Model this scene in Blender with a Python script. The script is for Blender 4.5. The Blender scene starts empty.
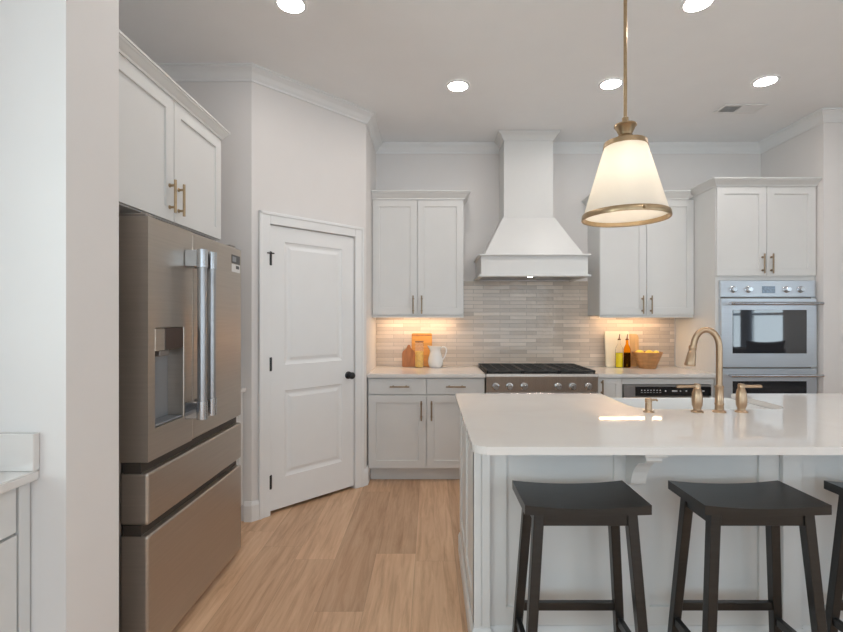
import bpy, bmesh, math, random
from mathutils import Vector, Matrix

random.seed(7)
C = bpy.context.scene.collection
SC = bpy.context.scene

# ------------------------------------------------------------------ camera, world, lights, exposure
cam = bpy.data.cameras.new('camera')
cam.sensor_width = 36.0
cam.lens = 467.0 / 843.0 * 36.0
cam.shift_x = -8.5 / 843.0
cam.shift_y = 2.5 / 843.0
cam.clip_start = 0.05
camo = bpy.data.objects.new('camera', cam)
camo.location = (0, 0, 1.38)
camo.rotation_euler = (math.pi / 2, 0, 0)
C.objects.link(camo)
SC.camera = camo

w = bpy.data.worlds.new('world')
SC.world = w
w.use_nodes = True
bg = w.node_tree.nodes['Background']
bg.inputs['Color'].default_value = (0.70, 0.84, 1.0, 1)
bg.inputs['Strength'].default_value = 1.3

SC.view_settings.view_transform = 'Standard'
SC.view_settings.look = 'None'
SC.view_settings.gamma = 1.0
SC.view_settings.use_curve_mapping = False
SC.view_settings.exposure = -0.04

H = 3.08            # ceiling height


def area(name, loc, target, sx, sy, power, col):
    l = bpy.data.lights.new(name, 'AREA')
    l.shape = 'RECTANGLE'
    l.size, l.size_y, l.energy, l.color = sx, sy, power, col
    o = bpy.data.objects.new(name, l)
    o.location = loc
    d = Vector(target) - Vector(loc)
    o.rotation_euler = d.to_track_quat('-Z', 'Z').to_euler()
    C.objects.link(o)
    return o


# daylight standing in the window openings of the living room behind and beside the camera
area('daylight_rear', (0.9, -3.75, 1.45), (0.9, 0, 1.40), 4.6, 2.5, 70, (0.84, 0.95, 1.0))
area('daylight_side', (5.42, 0.125, 1.45), (0, 0.125, 1.3), 1.4, 1.8, 32, (0.84, 0.95, 1.0))
area('daylight_side_far', (5.42, -2.2, 1.45), (0, -2.2, 1.3), 1.5, 1.8, 45, (0.88, 0.95, 1.0))
area('added_daylight_left', (-2.12, -0.35, 1.75), (0.6, 0.1, 1.2), 2.2, 1.35, 56, (0.87, 0.98, 0.95))  # goes with the added left window, brightens the island's left end

DOWN = 104.0         # emission of the recessed lights
STRIP = 58.0        # emission of the under-cabinet strips
WARM = (1.0, 0.68, 0.40)

# ------------------------------------------------------------------ materials
MATS = {}


def srgb(r, g, b):
    f = lambda c: (c / 255) / 12.92 if c / 255 <= 0.04045 else ((c / 255 + 0.055) / 1.055) ** 2.4
    return (f(r), f(g), f(b), 1)


def nmat(name):
    m = bpy.data.materials.new(name)
    m.use_nodes = True
    nt = m.node_tree
    return m, nt, nt.nodes['Principled BSDF']


def N(nt, t, **kw):
    n = nt.nodes.new(t)
    for k, v in kw.items():
        setattr(n, k, v)
    return n


def L(nt, a, b):
    nt.links.new(a, b)


def mathn(nt, op, a, b=None):
    n = N(nt, 'ShaderNodeMath', operation=op)
    for i, v in enumerate((a, b)):
        if v is None:
            continue
        if isinstance(v, (int, float)):
            n.inputs[i].default_value = v
        else:
            L(nt, v, n.inputs[i])
    return n.outputs[0]


def ramp(nt, fac, stops):
    r = N(nt, 'ShaderNodeValToRGB')
    while len(r.color_ramp.elements) < len(stops):
        r.color_ramp.elements.new(0.5)
    for e, (p, c) in zip(r.color_ramp.elements, stops):
        e.position, e.color = p, c
    L(nt, fac, r.inputs[0])
    return r.outputs[0]


def paint(name, col, rough=0.5, metal=0.0, var=0.03, scale=6.0, bump=0.0, spec=0.5, stretch=(1, 1, 1), bscale=None, coat=0.0):
    """plain finish with a little procedural unevenness"""
    m, nt, b = nmat(name)
    tc = N(nt, 'ShaderNodeTexCoord')
    mp = N(nt, 'ShaderNodeMapping')
    mp.inputs['Scale'].default_value = stretch
    L(nt, tc.outputs['Object'], mp.inputs[0])
    no = N(nt, 'ShaderNodeTexNoise')
    no.inputs['Scale'].default_value = scale
    no.inputs['Detail'].default_value = 4
    L(nt, mp.outputs[0], no.inputs['Vector'])
    lo = tuple(max(0, c * (1 - var)) for c in col[:3]) + (1,)
    hi = tuple(min(1, c * (1 + var)) for c in col[:3]) + (1,)
    L(nt, ramp(nt, no.outputs['Fac'], [(0.3, lo), (0.7, hi)]), b.inputs['Base Color'])
    b.inputs['Roughness'].default_value = rough
    b.inputs['Metallic'].default_value = metal
    b.inputs['Specular IOR Level'].default_value = spec
    b.inputs['Coat Weight'].default_value = coat
    if bump:
        n2 = N(nt, 'ShaderNodeTexNoise')
        n2.inputs['Scale'].default_value = bscale or scale * 20
        L(nt, mp.outputs[0], n2.inputs['Vector'])
        bu = N(nt, 'ShaderNodeBump')
        bu.inputs['Strength'].default_value = bump
        bu.inputs['Distance'].default_value = 0.002
        L(nt, n2.outputs['Fac'], bu.inputs['Height'])
        L(nt, bu.outputs[0], b.inputs['Normal'])
    MATS[name] = m
    return m


WALL = paint('wall_paint', (0.80, 0.77, 0.75, 1), 0.6, var=0.008, bump=0.05, bscale=250)
CEIL = paint('ceiling_paint', (0.92, 0.925, 0.93, 1), 0.8, var=0.008)
TRIM = paint('trim_paint', (0.86, 0.86, 0.855, 1), 0.35, var=0.008)
CAB = paint('cabinet_paint', (0.72, 0.715, 0.70, 1), 0.38, var=0.01)
SHADOWGAP = paint('shadow_black', (0.02, 0.02, 0.02, 1), 0.8)  # flat black that puts the shade of gaps into the colour
SLATE = paint('slate_steel', (0.46, 0.405, 0.35, 1), 0.32, metal=0.8, var=0.04, scale=3, stretch=(1, 1, 40))
SLATEDARK = paint('slate_side', (0.30, 0.27, 0.245, 1), 0.42, metal=0.6, var=0.03)
STEEL = paint('brushed_steel', (0.42, 0.42, 0.43, 1), 0.34, metal=1.0, var=0.05, scale=4, stretch=(60, 60, 1))
OVENSTEEL = paint('oven_steel', (0.62, 0.66, 0.71, 1), 0.36, metal=0.75, var=0.03, scale=4, stretch=(1, 1, 60))
RANGESTEEL = paint('range_steel', (0.56, 0.51, 0.47, 1), 0.24, metal=1.0, var=0.06, scale=3, stretch=(40, 1, 1))
CHROME = paint('polished_steel', (0.55, 0.56, 0.58, 1), 0.22, metal=1.0, var=0.02)
BRONZE = paint('champagne_bronze', (0.46, 0.325, 0.215, 1), 0.30, metal=1.0, var=0.05, scale=20)
DARKBRONZE = paint('bronze_pull', (0.33, 0.245, 0.165, 1), 0.32, metal=1.0, var=0.05, scale=20)
BRASS = paint('aged_brass', (0.44, 0.325, 0.20, 1), 0.34, metal=1.0, var=0.08, scale=30)
BLACKMETAL = paint('black_metal', (0.02, 0.02, 0.022, 1), 0.35, var=0.1)
IRON = paint('cast_iron', (0.035, 0.034, 0.033, 1), 0.5, var=0.2, bump=0.2, bscale=300)
STOOLWOOD = paint('black_stained_wood', (0.012, 0.0115, 0.011, 1), 0.30, spec=0.6, var=0.35, scale=5, stretch=(2, 18, 18), bump=0.06, bscale=30)
WHITEGLAZE = paint('white_glaze', (0.82, 0.82, 0.81, 1), 0.14, var=0.01)
SINKWHITE = paint('white_fireclay', (0.78, 0.79, 0.79, 1), 0.12, var=0.01)
TERRA = paint('brown_wood', (0.42, 0.17, 0.06, 1), 0.5, var=0.2, scale=6, stretch=(6, 6, 1))
ORANGE = paint('orange_wood', (0.66, 0.32, 0.07, 1), 0.45, var=0.14, scale=6, stretch=(1, 6, 8))
CREAM = paint('cream_board', (0.80, 0.73, 0.58, 1), 0.45, var=0.05)
HONEY = paint('honey_wood', (0.70, 0.46, 0.22, 1), 0.45, var=0.15, scale=6, stretch=(6, 6, 1))
BOWLWOOD = paint('bowl_wood', (0.50, 0.24, 0.09, 1), 0.4, var=0.22, scale=8, stretch=(1, 1, 5))
LEMON = paint('lemon_skin', (0.85, 0.62, 0.06, 1), 0.4, var=0.06, scale=30, bump=0.3, bscale=120)
PASTA = paint('yellow_filling', (0.92, 0.50, 0.02, 1), 0.5, var=0.25, scale=40)
DARKWOOD = paint('dark_lid', (0.16, 0.07, 0.03, 1), 0.45)
BLACKGLASS = paint('black_glass', (0.012, 0.012, 0.014, 1), 0.05, var=0.0, spec=0.6)
OVENGLASS = paint('oven_glass', (0.03, 0.031, 0.036, 1), 0.03, var=0.0, spec=1.0, coat=0.7)
DISPENSER = paint('dispenser_grey', (0.30, 0.31, 0.33, 1), 0.3, metal=0.5)
DISPBROWN = paint('dispenser_panel', (0.08, 0.052, 0.04, 1), 0.28, spec=0.3)
CHANNEL = paint('dark_channel', (0.07, 0.058, 0.048, 1), 0.5, metal=0.4)
DISPLAY = paint('display_blue', (0.12, 0.17, 0.25, 1), 0.1, var=0.3, scale=60)
MARK = paint('printed_grey', (0.55, 0.56, 0.58, 1), 0.5)
STICKERWHITE = paint('sticker_white', (0.75, 0.74, 0.72, 1), 0.4)
STICKERDARK = paint('sticker_dark', (0.07, 0.07, 0.07, 1), 0.4)
CHAIRFAB = paint('charcoal_fabric', (0.13, 0.12, 0.115, 1), 0.9, var=0.2, scale=60, bump=0.3)
PILLOWFAB = paint('dark_pillow_fabric', (0.03, 0.028, 0.028, 1), 0.9, var=0.2, scale=60, bump=0.3)
CURTAIN = paint('blue_grey_curtain', (0.38, 0.44, 0.52, 1), 0.9, var=0.08, stretch=(8, 8, 1))
CURTAIN.node_tree.nodes['Principled BSDF'].inputs['Transmission Weight'].default_value = 0.0
GREYWALL = paint('living_wall_paint', (0.80, 0.80, 0.80, 1), 0.7, var=0.01)


def emit(name, col, strength):
    m = bpy.data.materials.new(name)
    m.use_nodes = True
    nt = m.node_tree
    nt.nodes.clear()
    o = N(nt, 'ShaderNodeOutputMaterial')
    e = N(nt, 'ShaderNodeEmission')
    e.inputs[0].default_value = tuple(col) + (1,)
    e.inputs[1].default_value = strength
    L(nt, e.outputs[0], o.inputs[0])
    return m


LED = emit('downlight_glow', (1.0, 0.94, 0.895), DOWN)
STRIPGLOW = emit('strip_glow', WARM, STRIP)
HOODGLOW = emit('hood_glow', (1.0, 0.80, 0.58), 24)
BULBGLOW = emit('bulb_glow', (1.0, 0.86, 0.70), 42)


def glassy(name, col, gloss=0.12):
    """thin clear pane: mostly see-through with a faint mirror sheen"""
    m = bpy.data.materials.new(name)
    m.use_nodes = True
    nt = m.node_tree
    nt.nodes.clear()
    o = N(nt, 'ShaderNodeOutputMaterial')
    t = N(nt, 'ShaderNodeBsdfTransparent')
    t.inputs[0].default_value = tuple(col) + (1,)
    g = N(nt, 'ShaderNodeBsdfGlossy')
    g.inputs['Roughness'].default_value = 0.03
    lw = N(nt, 'ShaderNodeLayerWeight')
    lw.inputs[0].default_value = gloss
    mx = N(nt, 'ShaderNodeMixShader')
    L(nt, lw.outputs['Fresnel'], mx.inputs[0])
    L(nt, t.outputs[0], mx.inputs[1])
    L(nt, g.outputs[0], mx.inputs[2])
    L(nt, mx.outputs[0], o.inputs[0])
    return m


PANE = glassy('window_glass', (0.95, 0.97, 0.98))
CLEAR = glassy('clear_glass', (0.97, 0.97, 0.96), 0.06)
FROST = paint('milky_glass', (0.85, 0.78, 0.74, 1), 0.2)
FROST.node_tree.nodes['Principled BSDF'].inputs['Alpha'].default_value = 0.18
OIL = glassy('yellow_oil', (0.85, 0.70, 0.04), 0.2)
VINEGAR = glassy('dark_vinegar', (0.05, 0.02, 0.015), 0.2)
AMBER = glassy('amber_glass', (1.0, 0.62, 0.10), 0.06)


def shade_material():
    m, nt, b = nmat('white_glass_shade')
    b.inputs['Base Color'].default_value = (0.86, 0.84, 0.80, 1)
    b.inputs['Roughness'].default_value = 0.35
    o = nt.nodes['Material Output']
    tr = N(nt, 'ShaderNodeBsdfTranslucent')
    tr.inputs[0].default_value = (0.93, 0.90, 0.84, 1)
    mx = N(nt, 'ShaderNodeMixShader')
    mx.inputs[0].default_value = 0.5
    no = N(nt, 'ShaderNodeTexNoise')
    no.inputs['Scale'].default_value = 260
    bu = N(nt, 'ShaderNodeBump')
    bu.inputs['Strength'].default_value = 0.05
    L(nt, no.outputs['Fac'], bu.inputs['Height'])
    L(nt, bu.outputs[0], b.inputs['Normal'])
    L(nt, b.outputs[0], mx.inputs[1])
    L(nt, tr.outputs[0], mx.inputs[2])
    L(nt, mx.outputs[0], o.inputs[0])
    return m


SHADE = shade_material()


def floor_material():
    m, nt, b = nmat('oak_plank_floor')
    tc = N(nt, 'ShaderNodeTexCoord')
    sp = N(nt, 'ShaderNodeSeparateXYZ')
    L(nt, tc.outputs['Object'], sp.inputs[0])
    W, LEN = 0.23, 1.52
    r = mathn(nt, 'DIVIDE', mathn(nt, 'ADD', sp.outputs[0], 0.085), W)
    row = mathn(nt, 'FLOOR', r)
    wn = N(nt, 'ShaderNodeTexWhiteNoise', noise_dimensions='1D')
    L(nt, row, wn.inputs['W'])
    c = mathn(nt, 'ADD', mathn(nt, 'DIVIDE', sp.outputs[1], LEN), mathn(nt, 'MULTIPLY', wn.outputs['Value'], 7.3))
    col = mathn(nt, 'FLOOR', c)
    cb = N(nt, 'ShaderNodeCombineXYZ')
    L(nt, row, cb.inputs[0]); L(nt, col, cb.inputs[1])
    pid = N(nt, 'ShaderNodeTexWhiteNoise', noise_dimensions='3D')
    L(nt, cb.outputs[0], pid.inputs['Vector'])
    # grain: noise stretched along the plank and shifted for every plank
    gx = mathn(nt, 'MULTIPLY', sp.outputs[0], 30.0)
    gy = mathn(nt, 'MULTIPLY', sp.outputs[1], 2.2)
    gv = N(nt, 'ShaderNodeCombineXYZ')
    L(nt, gx, gv.inputs[0]); L(nt, gy, gv.inputs[1])
    L(nt, mathn(nt, 'MULTIPLY', pid.outputs['Value'], 50.0), gv.inputs[2])
    g1 = N(nt, 'ShaderNodeTexNoise')
    g1.inputs['Scale'].default_value = 1.0
    g1.inputs['Detail'].default_value = 8
    g1.inputs['Roughness'].default_value = 0.65
    g1.inputs['Distortion'].default_value = 0.6
    L(nt, gv.outputs[0], g1.inputs['Vector'])
    grain = ramp(nt, g1.outputs['Fac'], [(0.30, (0.50, 0.295, 0.170, 1)), (0.5, (0.66, 0.42, 0.26, 1)), (0.70, (0.76, 0.52, 0.34, 1))])
    tone = ramp(nt, pid.outputs['Value'], [(0.0, (0.80, 0.765, 0.74, 1)), (0.5, (0.97, 0.96, 0.95, 1)), (1.0, (1.13, 1.14, 1.14, 1))])
    mul = N(nt, 'ShaderNodeMix', data_type='RGBA', blend_type='MULTIPLY')
    mul.inputs[0].default_value = 1.0
    L(nt, grain, mul.inputs[6]); L(nt, tone, mul.inputs[7])
    # seams
    fr = mathn(nt, 'FRACT', r)
    fc = mathn(nt, 'FRACT', c)
    s1 = mathn(nt, 'LESS_THAN', mathn(nt, 'MINIMUM', fr, mathn(nt, 'SUBTRACT', 1.0, fr)), 0.006)
    s2 = mathn(nt, 'LESS_THAN', mathn(nt, 'MINIMUM', fc, mathn(nt, 'SUBTRACT', 1.0, fc)), 0.0008)
    seam = mathn(nt, 'MAXIMUM', s1, s2)
    mx = N(nt, 'ShaderNodeMix', data_type='RGBA')
    L(nt, mathn(nt, 'MULTIPLY', seam, 0.32), mx.inputs[0])
    L(nt, mul.outputs[2], mx.inputs[6])
    mx.inputs[7].default_value = (0.20, 0.12, 0.07, 1)
    L(nt, mx.outputs[2], b.inputs['Base Color'])
    b.inputs['Roughness'].default_value = 0.42
    bu = N(nt, 'ShaderNodeBump')
    bu.inputs['Strength'].default_value = 0.08
    bu.inputs['Distance'].default_value = 0.002
    L(nt, g1.outputs['Fac'], bu.inputs['Height'])
    L(nt, bu.outputs[0], b.inputs['Normal'])
    return m


def tile_material():
    m, nt, b = nmat('glazed_brick_tile')
    tc = N(nt, 'ShaderNodeTexCoord')
    sp = N(nt, 'ShaderNodeSeparateXYZ')
    L(nt, tc.outputs['Object'], sp.inputs[0])
    cb = N(nt, 'ShaderNodeCombineXYZ')
    L(nt, sp.outputs[0], cb.inputs[0]); L(nt, sp.outputs[2], cb.inputs[1])
    br = N(nt, 'ShaderNodeTexBrick')
    br.offset, br.offset_frequency = 0.37, 2
    br.inputs['Scale'].default_value = 1.0
    br.inputs['Brick Width'].default_value = 0.26
    br.inputs['Row Height'].default_value = 0.037
    br.inputs['Mortar Size'].default_value = 0.0022
    br.inputs['Mortar Smooth'].default_value = 0.35
    br.inputs['Bias'].default_value = 0.0
    br.inputs['Color1'].default_value = (0.54, 0.455, 0.38, 1)
    br.inputs['Color2'].default_value = (0.76, 0.66, 0.565, 1)
    br.inputs['Mortar'].default_value = (0.44, 0.38, 0.325, 1)
    L(nt, cb.outputs[0], br.inputs['Vector'])
    L(nt, br.outputs['Color'], b.inputs['Base Color'])
    b.inputs['Roughness'].default_value = 0.10
    n1 = N(nt, 'ShaderNodeTexNoise')
    n1.inputs['Scale'].default_value = 17
    n1.inputs['Detail'].default_value = 2
    L(nt, tc.outputs['Object'], n1.inputs['Vector'])
    h = mathn(nt, 'ADD', mathn(nt, 'MULTIPLY', n1.outputs['Fac'], 1.0), mathn(nt, 'MULTIPLY', br.outputs['Fac'], -0.35))
    bu = N(nt, 'ShaderNodeBump')
    bu.inputs['Strength'].default_value = 0.55
    bu.inputs['Distance'].default_value = 0.006
    L(nt, h, bu.inputs['Height'])
    L(nt, bu.outputs[0], b.inputs['Normal'])
    return m


def quartz_material():
    m, nt, b = nmat('white_quartz')
    tc = N(nt, 'ShaderNodeTexCoord')
    n0 = N(nt, 'ShaderNodeTexNoise')
    n0.inputs['Scale'].default_value = 1.3
    n0.inputs['Detail'].default_value = 5
    n0.inputs['Distortion'].default_value = 1.4
    L(nt, tc.outputs['Object'], n0.inputs['Vector'])
    d = mathn(nt, 'ABSOLUTE', mathn(nt, 'SUBTRACT', n0.outputs['Fac'], 0.5))
    vein = ramp(nt, d, [(0.0, (0.76, 0.72, 0.69, 1)), (0.018, (0.765, 0.73, 0.70, 1)), (0.10, (0.775, 0.745, 0.715, 1))])
    L(nt, vein, b.inputs['Base Color'])
    b.inputs['Roughness'].default_value = 0.045
    b.inputs['Specular IOR Level'].default_value = 0.5
    return m


FLOORMAT, TILE, QUARTZ = floor_material(), tile_material(), quartz_material()

# ------------------------------------------------------------------ mesh helpers
I4 = Matrix.Identity(4)


def front(y):
    """frame for things that face the camera: (u, outward, z) -> (u, y - outward, z)"""
    return Matrix(((1, 0, 0, 0), (0, -1, 0, y), (0, 0, 1, 0), (0, 0, 0, 1)))


def side(x):
    """frame for things that face +X: (u, outward, z) -> (x + outward, u, z)"""
    return Matrix(((0, 1, 0, x), (1, 0, 0, 0), (0, 0, 1, 0), (0, 0, 0, 1)))


def sideneg(x):
    return Matrix(((0, -1, 0, x), (1, 0, 0, 0), (0, 0, 1, 0), (0, 0, 0, 1)))


class MB:
    def __init__(s, M=I4):
        s.bm = bmesh.new()
        s.M = M

    def v(s, x, y, z):
        return s.bm.verts.new(s.M @ Vector((x, y, z)))

    def face(s, vs, mi=0):
        try:
            f = s.bm.faces.new(vs)
            f.material_index = mi
            return f
        except ValueError:
            return None

    def box(s, x0, x1, y0, y1, z0, z1, bev=0.0, seg=1, mi=0):
        a = [s.v(x, y, z) for x in (x0, x1) for y in (y0, y1) for z in (z0, z1)]
        fs = [s.face([a[i] for i in q], mi) for q in ((0, 1, 3, 2), (4, 6, 7, 5), (0, 4, 5, 1), (2, 3, 7, 6), (0, 2, 6, 4), (1, 5, 7, 3))]
        if bev:
            es = list({e for f in fs for e in f.edges})
            bmesh.ops.bevel(s.bm, geom=es, offset=bev, segments=seg, affect='EDGES', profile=0.5)
        return s

    def rings(s, rings, cap0=True, cap1=True, mi=0, closed=True):
        vs = [[s.v(*p) for p in r] for r in rings]
        n = len(vs[0])
        for a, b in zip(vs, vs[1:]):
            for i in range(n if closed else n - 1):
                j = (i + 1) % n
                s.face([a[i], a[j], b[j], b[i]], mi)
        if cap0:
            s.face(vs[0][::-1], mi)
        if cap1:
            s.face(vs[-1], mi)
        return vs

    def lathe(s, prof, cx=0, cy=0, cz=0, seg=32, cap0=True, cap1=True, mi=0):
        rs = [[(cx + r * math.cos(2 * math.pi * i / seg), cy + r * math.sin(2 * math.pi * i / seg), cz + z) for i in range(seg)] for r, z in prof]
        s.rings(rs, cap0, cap1, mi)
        return s

    def tube(s, pts, rad, seg=12, mi=0, cap=True):
        pts = [Vector(p) for p in pts]
        n = len(pts)
        rads = rad if isinstance(rad, (list, tuple)) else [rad] * n
        t0 = (pts[1] - pts[0]).normalized()
        up = Vector((0, 0, 1)) if abs(t0.z) < 0.9 else Vector((1, 0, 0))
        a = t0.cross(up).normalized()
        rs = []
        for i, p in enumerate(pts):
            t = (pts[min(i + 1, n - 1)] - pts[max(i - 1, 0)]).normalized()
            a = (a - t * a.dot(t)).normalized()
            b = t.cross(a)
            rs.append([tuple(p + (a * math.cos(2 * math.pi * k / seg) + b * math.sin(2 * math.pi * k / seg)) * rads[i]) for k in range(seg)])
        s.rings(rs, cap, cap, mi)
        return s

    def bar(s, p, q, wx, wy, wx2=None, wy2=None, bev=0.0):
        """square bar from p to q with horizontal cross-sections (wx by wy)"""
        wx2, wy2 = wx2 or wx, wy2 or wy
        a = [(p[0] + sx * wx / 2, p[1] + sy * wy / 2, p[2]) for sx, sy in ((-1, -1), (1, -1), (1, 1), (-1, 1))]
        b = [(q[0] + sx * wx2 / 2, q[1] + sy * wy2 / 2, q[2]) for sx, sy in ((-1, -1), (1, -1), (1, 1), (-1, 1))]
        vs = s.rings([a, b])
        if bev:
            fs = {f for r in vs for v in r for f in v.link_faces}
            es = list({e for f in fs for e in f.edges})
            bmesh.ops.bevel(s.bm, geom=es, offset=bev, segments=1, affect='EDGES')
        return s

    def prism(s, pts, axis, a0, a1, bev=0.0, mi=0):
        """polygon pts extruded along axis ('x', 'y' or 'z') from a0 to a1"""
        def mk(p, a):
            return {'x': (a, p[0], p[1]), 'y': (p[0], a, p[1]), 'z': (p[0], p[1], a)}[axis]
        vs = s.rings([[mk(p, a0) for p in pts], [mk(p, a1) for p in pts]], mi=mi)
        if bev:
            fs = {f for r in vs for v in r for f in v.link_faces}
            es = [e for e in {e for f in fs for e in f.edges}]
            bmesh.ops.bevel(s.bm, geom=es, offset=bev, segments=2, affect='EDGES')
        return s

    def panelled(s, us, zs, holes, rings, o_front, o_back, mi=0):
        """slab whose front face carries sunk panels; holes = grid cells, rings = [(inset, depth)]"""
        g = {}
        for i, u in enumerate(us):
            for j, z in enumerate(zs):
                g[i, j] = s.v(u, o_front, z)
        for i in range(len(us) - 1):
            for j in range(len(zs) - 1):
                q = [g[i, j], g[i + 1, j], g[i + 1, j + 1], g[i, j + 1]]
                if (i, j) not in holes:
                    s.face(q, mi)
                    continue
                prev = q
                for ins, dep in rings:
                    cur = [s.v(us[i] + ins, o_front - dep, zs[j] + ins), s.v(us[i + 1] - ins, o_front - dep, zs[j] + ins),
                           s.v(us[i + 1] - ins, o_front - dep, zs[j + 1] - ins), s.v(us[i] + ins, o_front - dep, zs[j + 1] - ins)]
                    for k in range(4):
                        s.face([prev[k], prev[(k + 1) % 4], cur[(k + 1) % 4], cur[k]], mi)
                    prev = cur
                s.face(prev, mi)
        ni, nj = len(us) - 1, len(zs) - 1
        loop = [(i, 0) for i in range(ni)] + [(ni, j) for j in range(nj)] + [(i, nj) for i in range(ni, 0, -1)] + [(0, j) for j in range(nj, 0, -1)]
        back = [s.v(us[i], o_back, zs[j]) for i, j in loop]
        for k in range(len(loop)):
            a, b = g[loop[k]], g[loop[(k + 1) % len(loop)]]
            s.face([a, b, back[(k + 1) % len(loop)], back[k]], mi)
        s.face(back, mi)
        return s

    def shaker(s, u0, u1, z0, z1, rail=0.062, th=0.02, dep=0.009):
        return s.panelled([u0, u0 + rail, u1 - rail, u1], [z0, z0 + rail, z1 - rail, z1], {(1, 1)}, [(0.002, dep)], th, 0)

    def sweep(s, prof, path, mi=0, right=True, caps=True):
        """profile [(outward, z)] swept along a plan path with mitred corners; outward is to the right of travel"""
        P = [Vector(p) for p in path]
        nrm = []
        for a, b in zip(P, P[1:]):
            d = (b - a).normalized()
            nrm.append(Vector((d.y, -d.x)) if right else Vector((-d.y, d.x)))
        rs = []
        for i, p in enumerate(P):
            if i == 0:
                m = nrm[0]
            elif i == len(P) - 1:
                m = nrm[-1]
            else:
                m = (nrm[i - 1] + nrm[i])
                m = m / max(0.2, m.dot(nrm[i]))
            rs.append([(p.x + m.x * o, p.y + m.y * o, z) for o, z in prof])
        s.rings(rs, caps, caps, mi)
        return s

    def build(s, name, mat, parent=None, smooth=False, angle=40):
        bm = s.bm
        bmesh.ops.recalc_face_normals(bm, faces=bm.faces)
        if parent is not None:
            bm.transform(WM[parent.name].inverted())
        me = bpy.data.meshes.new(name)
        for f in bm.faces:
            f.smooth = bool(smooth)
        if smooth:
            for e in bm.edges:
                if len(e.link_faces) == 2 and e.calc_face_angle(0) > math.radians(angle):
                    e.smooth = False
        bm.to_mesh(me)
        bm.free()
        for m in (mat if isinstance(mat, (list, tuple)) else [mat]):
            me.materials.append(m)
        o = bpy.data.objects.new(name, me)
        C.objects.link(o)
        if parent is not None:
            o.parent = parent
            WM[o.name] = WM[parent.name]
        else:
            WM[o.name] = I4
        return o


WM = {}     # world matrix of everything built so far


def thing(name, label, cat, loc=(0, 0, 0), rz=0.0, group=None):
    o = bpy.data.objects.new(name, None)
    o.empty_display_size = 0.1
    o.location = loc
    o.rotation_euler = (0, 0, rz)
    C.objects.link(o)
    WM[o.name] = Matrix.Translation(loc) @ Matrix.Rotation(rz, 4, 'Z')
    return tag(o, label, cat, group)


def tag(o, label, cat, group=None):
    o['label'] = label
    o['category'] = cat
    if group:
        o['group'] = group
    return o


def struct(o):
    o['kind'] = 'structure'
    return o


def copy_tree(o, parent=None):
    c = o.copy()
    C.objects.link(c)
    c.parent = parent
    for ch in list(o.children):
        copy_tree(ch, c)
    return c


def rebase(o, loc):
    """give a one-mesh thing an origin at its base"""
    o.data.transform(Matrix.Translation(-Vector(loc)))
    o.location = loc
    WM[o.name] = Matrix.Translation(loc)
    return o


def pull(M, u, o, z, length, vertical, mat, parent, r=0.0062, stand=0.028, name='handle'):
    """bar pull on two posts"""
    mb = MB(M)
    h = length / 2
    e = h - length * 0.17
    if vertical:
        mb.tube([(u, o + stand, z - h), (u, o + stand, z + h)], r, 12)
        for s in (-e, e):
            mb.tube([(u, o - 0.001, z + s), (u, o + 0.004, z + s), (u, o + 0.005, z + s), (u, o + stand, z + s)], [r * 1.5, r * 1.5, r * 0.9, r * 0.9], 10)
    else:
        mb.tube([(u - h, o + stand, z), (u + h, o + stand, z)], r, 12)
        for s in (-e, e):
            mb.tube([(u + s, o - 0.001, z), (u + s, o + 0.004, z), (u + s, o + 0.005, z), (u + s, o + stand, z)], [r * 1.5, r * 1.5, r * 0.9, r * 0.9], 10)
    return mb.build(name, mat, parent, smooth=True)


# ------------------------------------------------------------------ the room
fl = struct(MB().box(-2.6, 5.6, -4.2, 5.2, -0.10, 0.0).build('floor', FLOORMAT))
ce = struct(MB().box(-2.6, 5.6, -4.2, 5.2, H, H + 0.1).build('ceiling', CEIL))

YB, XR, YF = 4.57, 3.24, 3.845            # back wall, right return wall, wall that faces the camera on the right
D0 = Vector((-1.215, 3.18))              # pantry wall: start, direction, length
DV = Vector((0.685, 0.695))
DL = DV.length
DV.normalize()
DN = Vector((DV.y, -DV.x))
DIAG = Matrix(((DV.x, DN.x, 0, D0.x), (DV.y, DN.y, 0, D0.y), (0, 0, 1, 0), (0, 0, 0, 1)))
D1 = D0 + DV * DL

struct(MB().box(D1.x - 0.12, XR + 0.12, YB, YB + 0.12, 0, H).build('wall_back', WALL))
struct(MB().box(XR, XR + 0.12, YF, YB, 0, H).build('wall_right', WALL))
struct(MB().box(XR + 0.12, 5.2, YF, YF + 0.12, 0, H).build('wall_far_right', WALL))
struct(MB().box(D1.x - 0.12, D1.x, D1.y, YB, 0, H).build('wall_pantry_side', WALL))
DU0, DU1, DZ = 0.133, 0.853, 2.037
mb = MB(DIAG)
mb.box(0, DU0 - 0.004, -0.12, 0, 0, H)
mb.box(DU1 + 0.004, DL, -0.12, 0, 0, H)
mb.box(DU0 - 0.004, DU1 + 0.004, -0.12, 0, DZ + 0.004, H)
struct(mb.build('wall_pantry', WALL))
struct(MB().box(-2.22, D1.x - 0.12, YB, YB + 0.12, 0, H).build('wall_pantry_back', WALL))
struct(MB().box(-2.22, -2.1, D0.y + 0.12, YB, 0, H).build('wall_pantry_left', WALL))
struct(MB().box(-2.1, D0.x, D0.y, D0.y + 0.12, 0, H).build('wall_alcove_back', WALL))
struct(MB().box(-2.22, -2.1, 1.69, D0.y + 0.12, 0, H).build('wall_alcove_side', WALL))
struct(MB().box(-2.22, -1.126, 1.445, 1.69, 0, H).build('wall_partition', WALL))


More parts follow.
